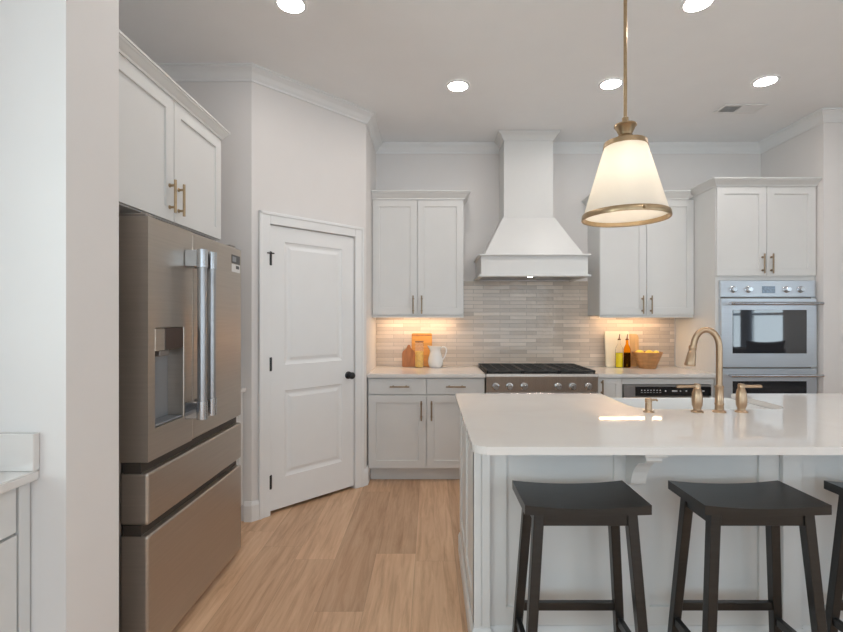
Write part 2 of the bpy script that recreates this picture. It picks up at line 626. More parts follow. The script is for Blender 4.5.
def holed(name, M, u0, u1, th, holes, mat):
    """wall with window openings: holes = [(u0, u1, z0, z1)] from left to right"""
    mb = MB(M)
    u = u0
    for a, b, z0, z1 in holes:
        mb.box(u, a, -th, 0, 0, H)
        mb.box(a, b, -th, 0, 0, z0)
        mb.box(a, b, -th, 0, z1, H)
        u = b
    mb.box(u, u1, -th, 0, 0, H)
    return struct(mb.build(name, mat))


REAR = Matrix(((1, 0, 0, 0), (0, 1, 0, -3.5), (0, 0, 1, 0), (0, 0, 0, 1)))
added_left_holes = [(-1.5, 0.8, 1.08, 2.45)]  # opening added to let light onto the island's left end
rear_holes = [(-1.3, 0.8, 0.25, 2.6), (1.1, 3.2, 0.25, 2.6)]
side_holes = [(-2.95, -1.45, 0.55, 2.35), (-0.65, 0.90, 0.55, 2.35)]
holed('wall_rear', REAR, -1.97, 5.32, 0.12, rear_holes, GREYWALL)
holed('wall_left', side(-1.85), -3.5, 1.445, 0.12, added_left_holes, WALL)
holed('wall_living', sideneg(5.2), -3.5, 3.99, 0.12, side_holes, GREYWALL)


def window(idx, M, u0, u1, z0, z1, nu):
    mb = MB(M)
    f = 0.05
    mb.box(u0, u1, -0.10, -0.04, z0, z0 + f)
    mb.box(u0, u1, -0.10, -0.04, z1 - f, z1)
    for k in range(nu + 1):
        c = u0 + (u1 - u0 - f) * k / nu
        mb.box(c, c + f, -0.10, -0.04, z0 + f, z1 - f)
    zm = (z0 + z1) / 2
    mb.box(u0 + f, u1 - f, -0.09, -0.05, zm - 0.02, zm + 0.02)
    wdw = struct(mb.build('window_%d' % idx, TRIM))
    p = MB(M)
    p.box(u0 + f / 2, u1 - f / 2, -0.073, -0.067, z0 + f / 2, z1 - f / 2)
    p.build('pane', PANE, wdw)
    return wdw


for i, h in enumerate(rear_holes):
    window(i + 1, REAR, *h, 2)
for i, h in enumerate(side_holes):
    window(i + 3, sideneg(5.2), *h, 2)

window(5, side(-1.85), *added_left_holes[0], 2)  # added window, placed where it lights the island end

# crown moulding, one continuous run along the walls on each side of the hood
CROWN = [(0, -0.088), (0.010, -0.088), (0.013, -0.076), (0.026, -0.062), (0.040, -0.040), (0.060, -0.024), (0.066, -0.020), (0.068, -0.012), (0.078, -0.010), (0.078, -0.0005), (0, -0.0005)]


def crown(name, path, mat=TRIM, z=H, k=1.0, parent=None, right=True):
    return MB().sweep([(o * k, z + dz * k) for o, dz in CROWN], path, right=right).build(name, mat, parent)


HX0, HX1 = 0.675, 1.122                  # hood chimney
struct(crown('trim_1', [(-2.1, D0.y), (D0.x, D0.y), (D1.x, D1.y), (D1.x, YB), (HX0 - 0.002, YB)]))
struct(crown('trim_2', [(HX1 + 0.002, YB), (XR, YB), (XR, YF), (5.2, YF)]))

BASE = [(0, 0), (0.016, 0), (0.016, 0.108), (0.012, 0.120), (0.007, 0.135), (0, 0.135)]


def baseboard(name, path):
    return struct(MB().sweep(BASE, path).build(name, TRIM))


dp = lambda u: tuple(D0 + DV * u)
baseboard('baseboard_alcove', [(-1.262, D0.y), (D0.x, D0.y), dp(0.046)])
baseboard('baseboard_pantry', [dp(0.940), dp(DL), (D1.x, 3.99)])
baseboard('baseboard_partition', [(-1.232, 1.445), (-1.126, 1.445), (-1.126, 1.69)][:2])
baseboard('baseboard_far_right', [(XR + 0.0, YF), (5.2, YF)])

# pantry door with casing, hinges and knob
CAS = 0.083
mb = MB(DIAG)
for a, b, z0, z1 in ((DU0 - CAS - 0.004, DU0 - 0.004, 0, DZ + CAS + 0.004), (DU1 + 0.004, DU1 + CAS + 0.004, 0, DZ + CAS + 0.004)):
    mb.box(a, b, 0, 0.016, z0, z1, 0.003)
    inner = a if a > DU0 else b
    o = 0.022 if a > DU0 else -0.022
    outer = b if a > DU0 else a
    mb.box(min(outer, outer - o), max(outer, outer - o), 0.014, 0.023, z0, z1, 0.003)
mb.box(DU0 - 0.004, DU1 + 0.004, 0, 0.016, DZ + 0.004, DZ + CAS + 0.004, 0.003)
mb.box(DU0 - CAS - 0.004, DU1 + CAS + 0.004, 0.014, 0.023, DZ + CAS - 0.018, DZ + CAS + 0.004, 0.003)
struct(mb.build('trim_3', TRIM))
st = 0.112
d = MB(DIAG)
d.panelled([DU0, DU0 + st, DU1 - st, DU1], [0.026, 0.245, 0.862, 1.048, 1.93, DZ], {(1, 1), (1, 3)},
           [(0.006, 0.005), (0.020, 0.010), (0.030, 0.010), (0.052, 0.003)], -0.004, -0.039)
door = struct(d.build('door_1', TRIM))
for z in (0.235, 1.06, 1.80):
    h = MB(DIAG)
    h.box(DU0 - 0.014, DU0 + 0.014, -0.004, 0.002, z - 0.045, z + 0.045)
    h.tube([(DU0 - 0.003, 0.010, z - 0.048), (DU0 - 0.003, 0.010, z + 0.048)], 0.0105, 12)
    if z > 1.7:
        h.tube([(DU0 - 0.03, 0.022, z + 0.036), (DU0 + 0.02, 0.022, z + 0.036)], 0.005, 8)
        h.tube([(DU0 - 0.003, 0.004, z + 0.036), (DU0 - 0.003, 0.022, z + 0.036)], 0.005, 8)
    h.build('hinge', BLACKMETAL, door, smooth=True)
KR = DIAG @ Matrix.Translation((DU1 - 0.055, 0, 0.925)) @ Matrix.Rotation(-math.pi / 2, 4, 'X')
k = MB(KR)
k.lathe([(0.030, -0.004), (0.030, 0.004), (0.026, 0.008), (0.012, 0.010), (0.011, 0.026), (0.020, 0.032), (0.027, 0.042), (0.028, 0.050), (0.023, 0.060), (0.010, 0.064)], seg=28)
k.build('knob', BLACKMETAL, door, smooth=True)

# backsplash
bs = MB()
bs.prism([(D1.x + 0.002, 0.915), (XR - 0.85 - 0.002, 0.915), (XR - 0.85 - 0.002, 1.406), (1.540, 1.406), (1.540, 1.745), (0.308, 1.745), (0.308, 1.406), (D1.x + 0.002, 1.406)], 'y', YB - 0.008, YB - 0.0005)
tag(bs.build('backsplash', TILE), 'glossy beige brick-tile backsplash covering the wall behind the range', 'backsplash')

# ------------------------------------------------------------------ ceiling fixtures
dls = [(-0.75, 2.52, 'recessed ceiling light cut by the top edge, above the pantry door side'),
       (1.44, 2.51, 'recessed ceiling light cut by the top edge, right of the pendant rod'),
       (0.204, 3.41, 'round recessed ceiling light between the pantry corner and the hood chimney'),
       (1.31, 3.38, 'round recessed ceiling light just left of the pendant rod'),
       (2.40, 3.34, 'round recessed ceiling light beside the ceiling air vent')]
ADDED_FILL = 'added recessed fill light over the living side, out of the frame'
dls += [(3.10, 2.51, ADDED_FILL), (1.44, 0.55, ADDED_FILL), (3.10, 0.55, ADDED_FILL), (0.2, -1.4, ADDED_FILL)]  # unseen recessed lights, added to even out the room light
proto = None
for x, y, lab in dls:
    if proto is None:
        t = thing('recessed_light', lab, 'ceiling light', (x, y, H), 0, 'recessed ceiling lights')
        m = MB(Matrix.Translation((x, y, H)))
        m.lathe([(0.0685, -0.002), (0.088, -0.001), (0.088, -0.005), (0.084, -0.008), (0.0685, -0.007), (0.0685, -0.002)], seg=40, cap0=False, cap1=False)
        m.build('trim_ring', TRIM, t, smooth=True)
        m = MB(Matrix.Translation((x, y, H)))
        m.lathe([(0.068, -0.0055), (0.068, -0.003)], seg=40)
        m.build('lens', LED, t)
        proto = t
    else:
        t = copy_tree(proto)
        t.location = (x, y, H)
        t['label'] = lab

vt = thing('air_vent', 'white rectangular air vent in the ceiling above the oven tower', 'air vent', (2.51, 3.78, H))
m = MB()
m.box(2.335, 2.685, 3.70, 3.725, H - 0.008, H - 0.0005, 0.002)
m.box(2.335, 2.685, 3.835, 3.86, H - 0.008, H - 0.0005, 0.002)
m.box(2.335, 2.36, 3.725, 3.835, H - 0.008, H - 0.0005, 0.002)
m.box(2.66, 2.685, 3.725, 3.835, H - 0.008, H - 0.0005, 0.002)
m.build('frame', TRIM, vt)
m = MB()
m.box(2.36, 2.66, 3.725, 3.835, H - 0.0015, H - 0.0005)
m.build('duct_shade', SHADOWGAP, vt)  # thin black sheet painted as the shade behind the louvers
m = MB()
for k_ in range(9):
    y = 3.731 + k_ * 0.0123
    m.prism([(y, H - 0.0065), (y + 0.0035, H - 0.0065), (y + 0.0075, H - 0.002), (y + 0.004, H - 0.002)], 'x', 2.36, 2.49)
for k_ in range(9):
    y = 3.731 + k_ * 0.0123
    m.prism([(y + 0.004, H - 0.0065), (y + 0.0075, H - 0.0065), (y + 0.0035, H - 0.002), (y, H - 0.002)], 'x', 2.50, 2.66)
m.box(2.49, 2.50, 3.725, 3.835, H - 0.007, H - 0.002)
m.build('louver', TRIM, vt)

# pendant
PX, PY = 0.962, 2.30
pd = thing('pendant_lamp', 'white cone pendant lamp with aged brass rings hanging over the island', 'pendant lamp', (PX, PY, H))
T = Matrix.Translation((PX, PY, 0))
m = MB(T); m.lathe([(0.065, H - 0.0005), (0.065, H - 0.018), (0.058, H - 0.026), (0.014, H - 0.030), (0.012, H - 0.05)], seg=36); m.build('ceiling_canopy', BRASS, pd, smooth=True)
m = MB(T); m.tube([(0, 0, H - 0.03), (0, 0, 2.345)], 0.0085, 14); m.build('rod', BRASS, pd, smooth=True)
m = MB(T)
m.lathe([(0.010, 2.372), (0.015, 2.368), (0.016, 2.350), (0.022, 2.343), (0.052, 2.333), (0.053, 2.326), (0.046, 2.318), (0.033, 2.290), (0.030, 2.283),
         (0.036, 2.278), (0.040, 2.262), (0.048, 2.256), (0.060, 2.250), (0.094, 2.244), (0.094, 2.240)], seg=40)
m.build('cap', BRASS, pd, smooth=True)
m = MB(T); m.lathe([(0.096, 2.246), (0.101, 2.246), (0.1045, 2.222), (0.099, 2.222), (0.096, 2.246)], seg=48, cap0=False, cap1=False); m.build('top_ring', BRASS, pd, smooth=True)
m = MB(T); m.lathe([(0.096, 2.238), (0.1975, 1.890), (0.1935, 1.890), (0.092, 2.238), (0.096, 2.238)], seg=64, cap0=False, cap1=False); m.build('lamp_shade', SHADE, pd, smooth=True)
m = MB(T); m.lathe([(0.1945, 1.893), (0.2015, 1.897), (0.2045, 1.893), (0.2065, 1.872), (0.2045, 1.868), (0.195, 1.870), (0.1945, 1.893)], seg=64, cap0=False, cap1=False); m.build('bottom_ring', BRASS, pd, smooth=True)
m = MB(T); m.tube([(0, 0, 2.243), (0, 0, 2.16)], [0.02, 0.02], 16); sk = m.build('socket', BRASS, pd, smooth=True)
m = MB(T)
m.lathe([(0.004, 2.02), (0.02, 2.026), (0.030, 2.045), (0.033, 2.07), (0.028, 2.10), (0.018, 2.13), (0.014, 2.16)], seg=24)
m.build('bulb', BULBGLOW, pd, smooth=True)
m = MB(Matrix.Translation((PX, PY - 0.2065, 1.882)) @ Matrix.Rotation(math.pi / 2, 4, 'X'))
m.lathe([(0.008, -0.002), (0.008, 0.006), (0.005, 0.010)], seg=14); m.build('thumb_screw', BRASS, pd, smooth=True)

# ------------------------------------------------------------------ cabinets on the back wall
YC = 3.95                 # carcass front of base units (doors stand 2 cm proud)
F = front(YC)


def carcass(parent, x0, x1, y0, y1, z0, z1, mat=CAB, name='body'):
    return MB().box(x0, x1, y0, y1, z0, z1).build(name, mat, parent)


CX0, CX1 = D1.x + 0.006, 0.463
bc = thing('base_cabinet', 'white two-drawer two-door base cabinet between the pantry and the range', 'cabinet', ((CX0 + CX1) / 2, 4.26, 0))
carcass(bc, CX0, CX1, YC, YB - 0.002, 0.112, 0.884)
MB().box(CX0 + 0.012, CX1, YC + 0.06, YC + 0.075, 0, 0.112).build('toe_kick', CAB, bc)
mid = (CX0 + CX1) / 2
for a, b, hx in ((CX0 + 0.008, mid - 0.003, -1), (mid + 0.003, CX1 - 0.003, 1)):
    dr = MB(F).box(a, b, 0, 0.02, 0.742, 0.876, 0.002).build('drawer', CAB, bc)
    pull(F, (a + b) / 2 + (0.02 if hx < 0 else 0.0), 0.02, 0.808, 0.165, False, DARKBRONZE, dr)
    do = MB(F).shaker(a, b, 0.122, 0.734).build('door', CAB, bc)
    hu = b - 0.040 if hx < 0 else a + 0.040
    pull(F, hu, 0.02, 0.607, 0.165, True, DARKBRONZE, do)


def worktop(name, label, poly, z0=0.884, z1=0.914, bev=0.004):
    o = MB().prism(poly, 'z', z0, z1, bev).build(name, QUARTZ, None)
    c = (sum(p[0] for p in poly) / len(poly), sum(p[1] for p in poly) / len(poly), z0)
    return tag(rebase(o, c), label, 'countertop')


worktop('countertop', 'white quartz countertop on the base cabinet left of the range', [(CX0 - 0.004, 3.905), (0.467, 3.905), (0.467, YB - 0.009), (CX0 - 0.004, YB - 0.009)])
worktop('countertop', 'white quartz countertop above the built-in microwave drawer, carrying the bowl', [(1.407, 3.905), (2.398, 3.905), (2.398, YB - 0.009), (1.407, YB - 0.009)])

# narrow pull-out and microwave cabinet
nc = thing('base_cabinet', 'narrow white pull-out base cabinet just right of the range', 'cabinet', (1.50, 4.26, 0))
carcass(nc, 1.409, 1.615, YC, YB - 0.002, 0.112, 0.884)
MB().box(1.409, 1.615, YC + 0.06, YC + 0.075, 0, 0.112).build('toe_kick', CAB, nc)
do = MB(F).shaker(1.413, 1.612, 0.122, 0.876, rail=0.045).build('door', CAB, nc)
pull(F, 1.445, 0.02, 0.80, 0.13, True, DARKBRONZE, do)
mc = thing('base_cabinet', 'white base cabinet under the counter that houses the microwave drawer', 'cabinet', (2.0, 4.26, 0))
m = MB()
m.box(1.617, 1.628, YC, YB, 0.112, 0.884)
m.box(2.370, 2.398, YC, YB, 0.112, 0.884)
m.box(1.628, 2.370, YC, YB, 0.824, 0.884)
m.box(1.628, 2.370, YC, YB, 0.112, 0.410)
m.box(1.628, 2.370, YB - 0.03, YB, 0.410, 0.824)
m.build('body', CAB, mc)
MB(F).box(1.619, 2.396, 0, 0.012, 0.826, 0.876, 0.002).build('top_rail', CAB, mc)
MB().box(1.617, 2.398, YC + 0.06, YC + 0.075, 0, 0.112).build('toe_kick', CAB, mc)
dr = MB(F).shaker(1.622, 2.392, 0.122, 0.405).build('drawer', CAB, mc)
pull(F, 2.0, 0.02, 0.30, 0.165, False, DARKBRONZE, dr)
mw = thing('microwave_drawer', 'stainless microwave drawer with a black control strip behind the faucet', 'microwave', (2.0, 4.2, 0.412))
MB().box(1.640, 2.358, YC - 0.002, YB - 0.06, 0.412, 0.812).build('body', SLATEDARK, mw)
MB(F).box(1.632, 2.366, 0.0, 0.022, 0.805, 0.822, 0.002).build('top_trim', STEEL, mw)
MB(F).box(1.632, 1.728, 0.0, 0.022, 0.715, 0.803, 0.002).build('side_trim', STEEL, mw)
cp = MB(F).box(1.729, 2.366, 0.0, 0.023, 0.730, 0.803, 0.002).build('control_panel', BLACKGLASS, mw)
for i in range(7):
    x = 1.775 + i * 0.026
    q = MB(F)
    q.box(x, x + 0.010, 0.0228, 0.0236, 0.772, 0.780)
    q.box(x - 0.002, x + 0.013, 0.0228, 0.0236, 0.757, 0.760)
    q.build('key_mark', MARK, cp)
for x, wd in ((1.975, 0.012), (2.035, 0.045), (2.10, 0.012), (2.15, 0.012), (2.215, 0.03), (2.29, 0.018)):
    MB(F).box(x, x + wd, 0.0228, 0.0236, 0.764, 0.776).build('key_mark', MARK, cp)
dd = MB(F).box(1.632, 2.366, 0.0, 0.024, 0.420, 0.712, 0.003).build('drawer_front', STEEL, mw)
MB(F).box(1.76, 2.24, 0.0235, 0.0255, 0.47, 0.66, 0.001).build('window', BLACKGLASS, dd)

# upper cabinets
YU = 4.26
FU = front(YU)
ZU0, ZU1 = 1.410, 2.462
CCROWN = [(0, -0.004), (0.010, -0.004), (0.012, 0.010), (0.022, 0.020), (0.040, 0.042), (0.048, 0.048), (0.050, 0.056), (0.058, 0.058), (0.058, 0.070), (0, 0.070)]


def cab_crown(path, parent, z, right=True, k=1.0, p=1.0):
    return MB().sweep([(o * p, z + dz * k) for o, dz in CCROWN], path, right=right).build('crown_molding', CAB, parent)


def upper(label, x0, x1, xc):
    uc = thing('upper_cabinet', label, 'cabinet', ((x0 + x1) / 2, 4.42, ZU0))
    carcass(uc, x0, x1, YU, YB - 0.001, ZU0, ZU1)
    MB().box(x0, x1, YU - 0.012, YU + 0.006, ZU0 - 0.022, ZU0 - 0.0005, 0.002).build('light_rail', CAB, uc)
    for a, b, hx in ((x0 + 0.003, xc - 0.0025, -1), (xc + 0.0025, x1 - 0.003, 1)):
        do = MB(FU).shaker(a, b, ZU0 + 0.004, ZU1 - 0.004).build('door', CAB, uc)
        hu = b - 0.036 if hx < 0 else a + 0.036
        pull(FU, hu, 0.02, 1.505, 0.165, True, DARKBRONZE, do)
    return uc


ul = upper('tall white two-door upper cabinet left of the range hood', D1.x + 0.004, 0.306, -0.114)
cab_crown([(D1.x + 0.004, YU - 0.02), (0.306, YU - 0.02), (0.306, YB - 0.001)], ul, ZU1)
ur = upper('tall white two-door upper cabinet right of the hood, partly behind the pendant', 1.542, 2.398, 1.966)
cab_crown([(1.542, YB - 0.001), (1.542, YU - 0.02), (2.340, YU - 0.02)], ur, ZU1)

for x0, x1, lab in ((-0.42, 0.23, 'glowing light strip under the upper cabinet left of the hood'), (1.61, 2.20, 'glowing light strip under the upper cabinet right of the hood')):
    t = thing('light_strip', lab, 'light strip', ((x0 + x1) / 2, 4.44, ZU0 - 0.001), 0, 'under-cabinet light strips')
    MB().box(x0 - 0.01, x1 + 0.01, 4.420, 4.460, ZU0 - 0.012, ZU0 - 0.0005, 0.001).build('housing', TRIM, t)
    MB().box(x0, x1, 4.432, 4.448, ZU0 - 0.0145, ZU0 - 0.0115).build('diffuser', STRIPGLOW, t)

# oven tower
TX0, TX1, YT = 2.40, 3.238, 3.93
FT = front(YT)
tc_ = thing('oven_cabinet', 'tall white cabinet tower holding the double oven', 'cabinet', (2.82, 4.25, 0))
m = MB()
OX0, OX1, OZ0, OZ1 = 2.445, 3.205, 0.36, 1.700
m.box(TX0, OX0 - 0.002, YT, YB - 0.001, 0.112, 2.490)
m.box(OX1 + 0.002, TX1, YT, YB - 0.001, 0.112, 2.490)
m.box(OX0 - 0.002, OX1 + 0.002, YT, YB - 0.001, OZ1 + 0.002, 2.490)
m.box(OX0 - 0.002, OX1 + 0.002, YT, YB - 0.001, 0.112, OZ0 - 0.002)
m.box(OX0 - 0.002, OX1 + 0.002, YB - 0.03, YB - 0.001, OZ0 - 0.002, OZ1 + 0.002)
m.build('body', CAB, tc_)
MB().box(TX0, TX1, YT + 0.06, YT + 0.075, 0, 0.112).build('toe_kick', CAB, tc_)
for a, b, hx in ((TX0 + 0.004, 2.817, -1), (2.822, TX1 - 0.008, 1)):
    do = MB(FT).shaker(a, b, 1.738, 2.486).build('door', CAB, tc_)
    pull(FT, b - 0.034 if hx < 0 else a + 0.034, 0.02, 1.838, 0.165, True, DARKBRONZE, do)
dr = MB(FT).shaker(TX0 + 0.004, TX1 - 0.008, 0.122, 0.345).build('drawer', CAB, tc_)
pull(FT, 2.82, 0.02, 0.26, 0.165, False, DARKBRONZE, dr)
cab_crown([(TX0, YU - 0.022), (TX0, YT - 0.02), (TX1, YT - 0.02)], tc_, 2.490, k=0.8)

ov = thing('double_oven', 'stainless steel double wall oven in the white cabinet tower', 'oven', (2.825, 4.2, OZ0))
MB().box(OX0, OX1, YT - 0.001, YB - 0.06, OZ0, OZ1).build('body', SLATEDARK, ov)
E0, E1 = 2.428, 3.222
p = MB(FT).box(E0, E1, 0.002, 0.030, 1.560, 1.698, 0.003).build('control_panel', OVENSTEEL, ov)
MB(FT).box(2.772, 2.882, 0.0295, 0.032, 1.592, 1.650, 0.001).build('display', DISPLAY, p)
for x in (2.530, 2.658, 2.977, 3.094):
    kx = MB(FT @ Matrix.Translation((x, 0.030, 1.623)) @ Matrix.Rotation(-math.pi / 2, 4, 'X'))
    kx.lathe([(0.028, 0), (0.028, 0.004), (0.023, 0.006), (0.021, 0.030), (0.018, 0.033)], seg=26)
    kx.build('knob', CHROME, p, smooth=True)


def oven_door(z0, z1, gz0, gz1, hz):
    dd = MB(FT)
    gx0, gx1 = 2.520, 3.140
    dd.panelled([E0, gx0, gx1, E1], [z0, gz0, gz1, z1], {(1, 1)}, [(0.001, 0.004)], 0.040, 0.002)
    dd = dd.build('oven_door', OVENSTEEL, ov)
    MB(FT).box(gx0 + 0.001, gx1 - 0.001, 0.0345, 0.0375, gz0 + 0.001, gz1 - 0.001).build('glass', OVENGLASS, dd)
    h = MB(FT)
    h.tube([(2.475, 0.088, hz), (3.235, 0.088, hz)], 0.0125, 16)
    for x in (2.495, 3.205):
        h.tube([(x, 0.038, hz), (x, 0.088, hz)], 0.011, 12)
    h.build('handle', CHROME, dd, smooth=True)


oven_door(0.976, 1.546, 1.088, 1.452, 1.505)
oven_door(0.372, 0.962, 0.50, 0.858, 0.908)

# ------------------------------------------------------------------ range hood
hd = thing('range_hood', 'white wooden range hood with a tall chimney rising to the ceiling', 'range hood', (0.90, 4.3, 1.742))
m = MB(); m.box(HX0, HX1, 4.26, YB - 0.001, 2.302, H - 0.001); m.build('chimney', CAB, hd)
MB().sweep([(o * 1.0, H - 0.001 + dz * 0.9) for o, dz in CROWN], [(HX0, YB - 0.01), (HX0, 4.26), (HX1, 4.26), (HX1, YB - 0.01)], right=False).build('crown_molding', CAB, hd) if False else \
    MB().sweep([(o * 0.75, H - 0.001 + dz * 0.85) for o, dz in CROWN], [(HX0, YB - 0.085), (HX0, 4.26), (HX1, 4.26), (HX1, YB - 0.085)]).build('crown_molding', CAB, hd)
m = MB()
BX0, BX1, BY = 0.447, 1.375, 4.065
m.rings([[(BX0 + 0.03, BY + 0.02, 1.940), (BX1 - 0.03, BY + 0.02, 1.940), (BX1 - 0.03, YB - 0.001, 1.940), (BX0 + 0.03, YB - 0.001, 1.940)],
         [(HX0 - 0.012, 4.25, 2.296), (HX1 + 0.012, 4.25, 2.296), (HX1 + 0.012, YB - 0.001, 2.296), (HX0 - 0.012, YB - 0.001, 2.296)],
         [(HX0 - 0.012, 4.25, 2.304), (HX1 + 0.012, 4.25, 2.304), (HX1 + 0.012, YB - 0.001, 2.304), (HX0 - 0.012, YB - 0.001, 2.304)]])
m.build('canopy', CAB, hd)
m = MB()
m.box(BX0, BX1, BY, BY + 0.02, 1.762, 1.925)
m.box(BX0, BX0 + 0.02, BY + 0.02, YB - 0.010, 1.762, 1.925)
m.box(BX1 - 0.02, BX1, BY + 0.02, YB - 0.010, 1.762, 1.925)
m.build('apron', CAB, hd)
MB().box(BX0 - 0.022, BX1 + 0.022, BY - 0.022, YB - 0.010, 1.925, 1.941, 0.004).build('top_trim', CAB, hd)
m = MB()
m.sweep([(0, 0), (0.022, 0), (0.022, 0.018), (0, 0.018)], [(BX0, YB - 0.010), (BX0, BY), (BX1, BY), (BX1, YB - 0.010)], right=False)
for vv in m.bm.verts:
    vv.co.z += 1.745
m2 = MB()
m2.box(BX0 - 0.022, BX1 + 0.022, BY - 0.022, BY + 0.018, 1.744, 1.762, 0.003)
m2.box(BX0 - 0.022, BX0 + 0.018, BY + 0.018, YB - 0.010, 1.744, 1.762, 0.003)
m2.box(BX1 - 0.018, BX1 + 0.022, BY + 0.018, YB - 0.010, 1.744, 1.762, 0.003)
m.bm.free()
m2.build('bottom_trim', CAB, hd)
MB().box(BX0 + 0.019, BX1 - 0.019, BY + 0.019, YB - 0.010, 1.757, 1.770).build('liner', STEEL, hd)
hl = MB(Matrix.Translation((0.9, 4.20, 0)))
hl.lathe([(0.024, 1.7565), (0.024, 1.753), (0.020, 1.752)], seg=24)
hl.build('lamp', HOODGLOW, hd)

# ------------------------------------------------------------------ range
RX0, RX1 = 0.470, 1.402
rg = thing('gas_range', 'stainless gas range with black cast-iron grates under the hood', 'range', (0.936, 4.25, 0))
MB().box(RX0, RX1, 3.93, YB - 0.012, 0.08, 0.905).build('body', RANGESTEEL, rg)
m = MB(); m.prism([(3.930, 0.765), (3.905, 0.770), (3.895, 0.895), (3.90, 0.917), (3.93, 0.917)], 'x', RX0, RX1)
pn = m.build('control_panel', RANGESTEEL, rg)
for x in (0.549, 0.664, 0.787, 1.070, 1.191, 1.322):
    KM = Matrix.Translation((x, 3.900, 0.812)) @ Matrix.Rotation(math.pi / 2 + 0.06, 4, 'X')
    kk = MB(KM)
    kk.lathe([(0.030, 0.0), (0.030, 0.006), (0.024, 0.009), (0.0225, 0.038), (0.019, 0.042)], seg=28)
    kk = kk.build('knob', CHROME, pn, smooth=True)
    g = MB(KM); g.box(-0.005, 0.005, -0.022, 0.022, 0.040, 0.050, 0.002); g.build('grip', CHROME, kk)
MB().box(RX0 + 0.004, RX1 - 0.004, 3.935, YB - 0.014, 0.904, 0.918, 0.003).build('cooktop', BLACKMETAL, rg)
MB().box(RX0, RX1, YB - 0.05, YB - 0.012, 0.905, 0.945, 0.003).build('rear_trim', STEEL, rg)
gw = (RX1 - RX0 - 0.02) / 3
for k_ in range(3):
    x0 = RX0 + 0.008 + k_ * (gw + 0.002)
    x1 = x0 + gw
    g = MB()
    y0, y1, z0, z1 = 3.928, YB - 0.056, 0.926, 0.944
    g.box(x0, x1, y0, y0 + 0.014, z0, z1, 0.003)
    g.box(x0, x1, y1 - 0.014, y1, z0, z1, 0.003)
    g.box(x0, x0 + 0.014, y0, y1, z0, z1, 0.003)
    g.box(x1 - 0.014, x1, y0, y1, z0, z1, 0.003)
    for j in range(1, 6):
        yy = y0 + (y1 - y0) * j / 6
        g.box(x0, x1, yy - 0.006, yy + 0.006, z0, z1, 0.002)
    for j in (1, 2):
        xx = x0 + gw * j / 3
        g.box(xx - 0.006, xx + 0.006, y0, y1, z0 - 0.002, z1 - 0.001, 0.002)
    for xx in (x0 + 0.007, x1 - 0.007):
        for yy in (y0 + 0.02, y1 - 0.02):
            g.box(xx - 0.006, xx + 0.006, yy - 0.006, yy + 0.006, 0.917, z0 + 0.002)
    g.build('grate', IRON, rg)
    for yy in (y0 + 0.15, y1 - 0.15):
        b_ = MB(Matrix.Translation(((x0 + x1) / 2, yy, 0.9175)))
        b_.lathe([(0.052, 0), (0.050, 0.006), (0.036, 0.008), (0.036, 0.013), (0.030, 0.016)], seg=28)
        b_.build('burner', BLACKMETAL, rg, smooth=True)
od = MB().box(RX0 + 0.004, RX1 - 0.004, 3.905, 3.93, 0.19, 0.755, 0.004).build('oven_door', RANGESTEEL, rg)
h = MB(); h.tube([(RX0 + 0.05, 3.855, 0.70), (RX1 - 0.05, 3.855, 0.70)], 0.014, 14)
for x in (RX0 + 0.09, RX1 - 0.09):
    h.tube([(x, 3.906, 0.70), (x, 3.855, 0.70)], 0.011, 10)
h.build('handle', CHROME, od, smooth=True)
for x in (RX0 + 0.05, RX1 - 0.05):
    for y in (3.98, 4.5):
        MB(Matrix.Translation((x, y, 0))).lathe([(0.02, 0.0), (0.02, 0.081)], seg=14).build('foot', BLACKMETAL, rg)

# ------------------------------------------------------------------ refrigerator alcove
FX = -1.105
FS = side(FX)
FY0, FYM, FY1 = 1.830, 2.172, 2.738
fr = thing('refrigerator', 'tall slate-steel french-door refrigerator with twin bar handles', 'refrigerator', (-1.5, 2.28, 0))
MB().box(-1.93, -1.222, FY0 + 0.012, FY1 - 0.012, 0.02, 1.772, 0.004).build('body', SLATEDARK, fr)
MB().box(-1.88, -1.20, FY0 + 0.05, FY1 - 0.05, 0.0, 0.03).build('base', SHADOWGAP, fr)
# near door with a real recess for the dispenser
QY0, QY1, QZ0, QZ1 = 1.876, 2.098, 0.938, 1.343
d1 = MB(FS)
d1.panelled([FY0, QY0, QY1, FYM - 0.003], [0.815, QZ0, QZ1, 1.782], {(1, 1)}, [(0.0015, 0.003), (0.004, 0.075)], 0.0, -0.112)
es = [e for e in d1.bm.edges if len(e.link_faces) == 2 and e.calc_face_angle(0) > 1.0 and all(abs((FS.inverted() @ v.co).y) < 1e-4 for v in e.verts)
      and not all(QY0 - 1e-4 <= (FS.inverted() @ v.co).x <= QY1 + 1e-4 and QZ0 - 1e-4 <= (FS.inverted() @ v.co).z <= QZ1 + 1e-4 for v in e.verts)]
bmesh.ops.bevel(d1.bm, geom=es, offset=0.010, segments=3, affect='EDGES', profile=0.5)
d1 = d1.build('door', SLATE, fr)
m = MB(FS); m.box(QY0 + 0.005, QY1 - 0.005, -0.0745, -0.070, QZ0 + 0.005, 1.246); m.build('dispenser_back', DISPENSER, d1)
m = MB(FS); m.box(QY0 + 0.005, QY1 - 0.005, -0.074, -0.004, QZ0 + 0.0045, QZ0 + 0.012, 0.001); m.build('drip_tray', DISPENSER, d1)
m = MB(FS); m.box(QY0 + 0.004, QY0 + 0.072, -0.074, -0.001, 1.248, QZ1 - 0.003, 0.002); m.build('dispenser_cover', SLATE, d1)
m = MB(FS); m.box(QY0 + 0.0725, QY1 - 0.004, -0.074, -0.0005, 1.250, QZ1 - 0.003, 0.002); m.build('dispenser_display', DISPBROWN, d1)
m = MB(FS); m.box(QY0 + 0.06, QY0 + 0.13, -0.06, -0.015, 1.222, 1.2485, 0.003); m.build('spout', SLATEDARK, d1)
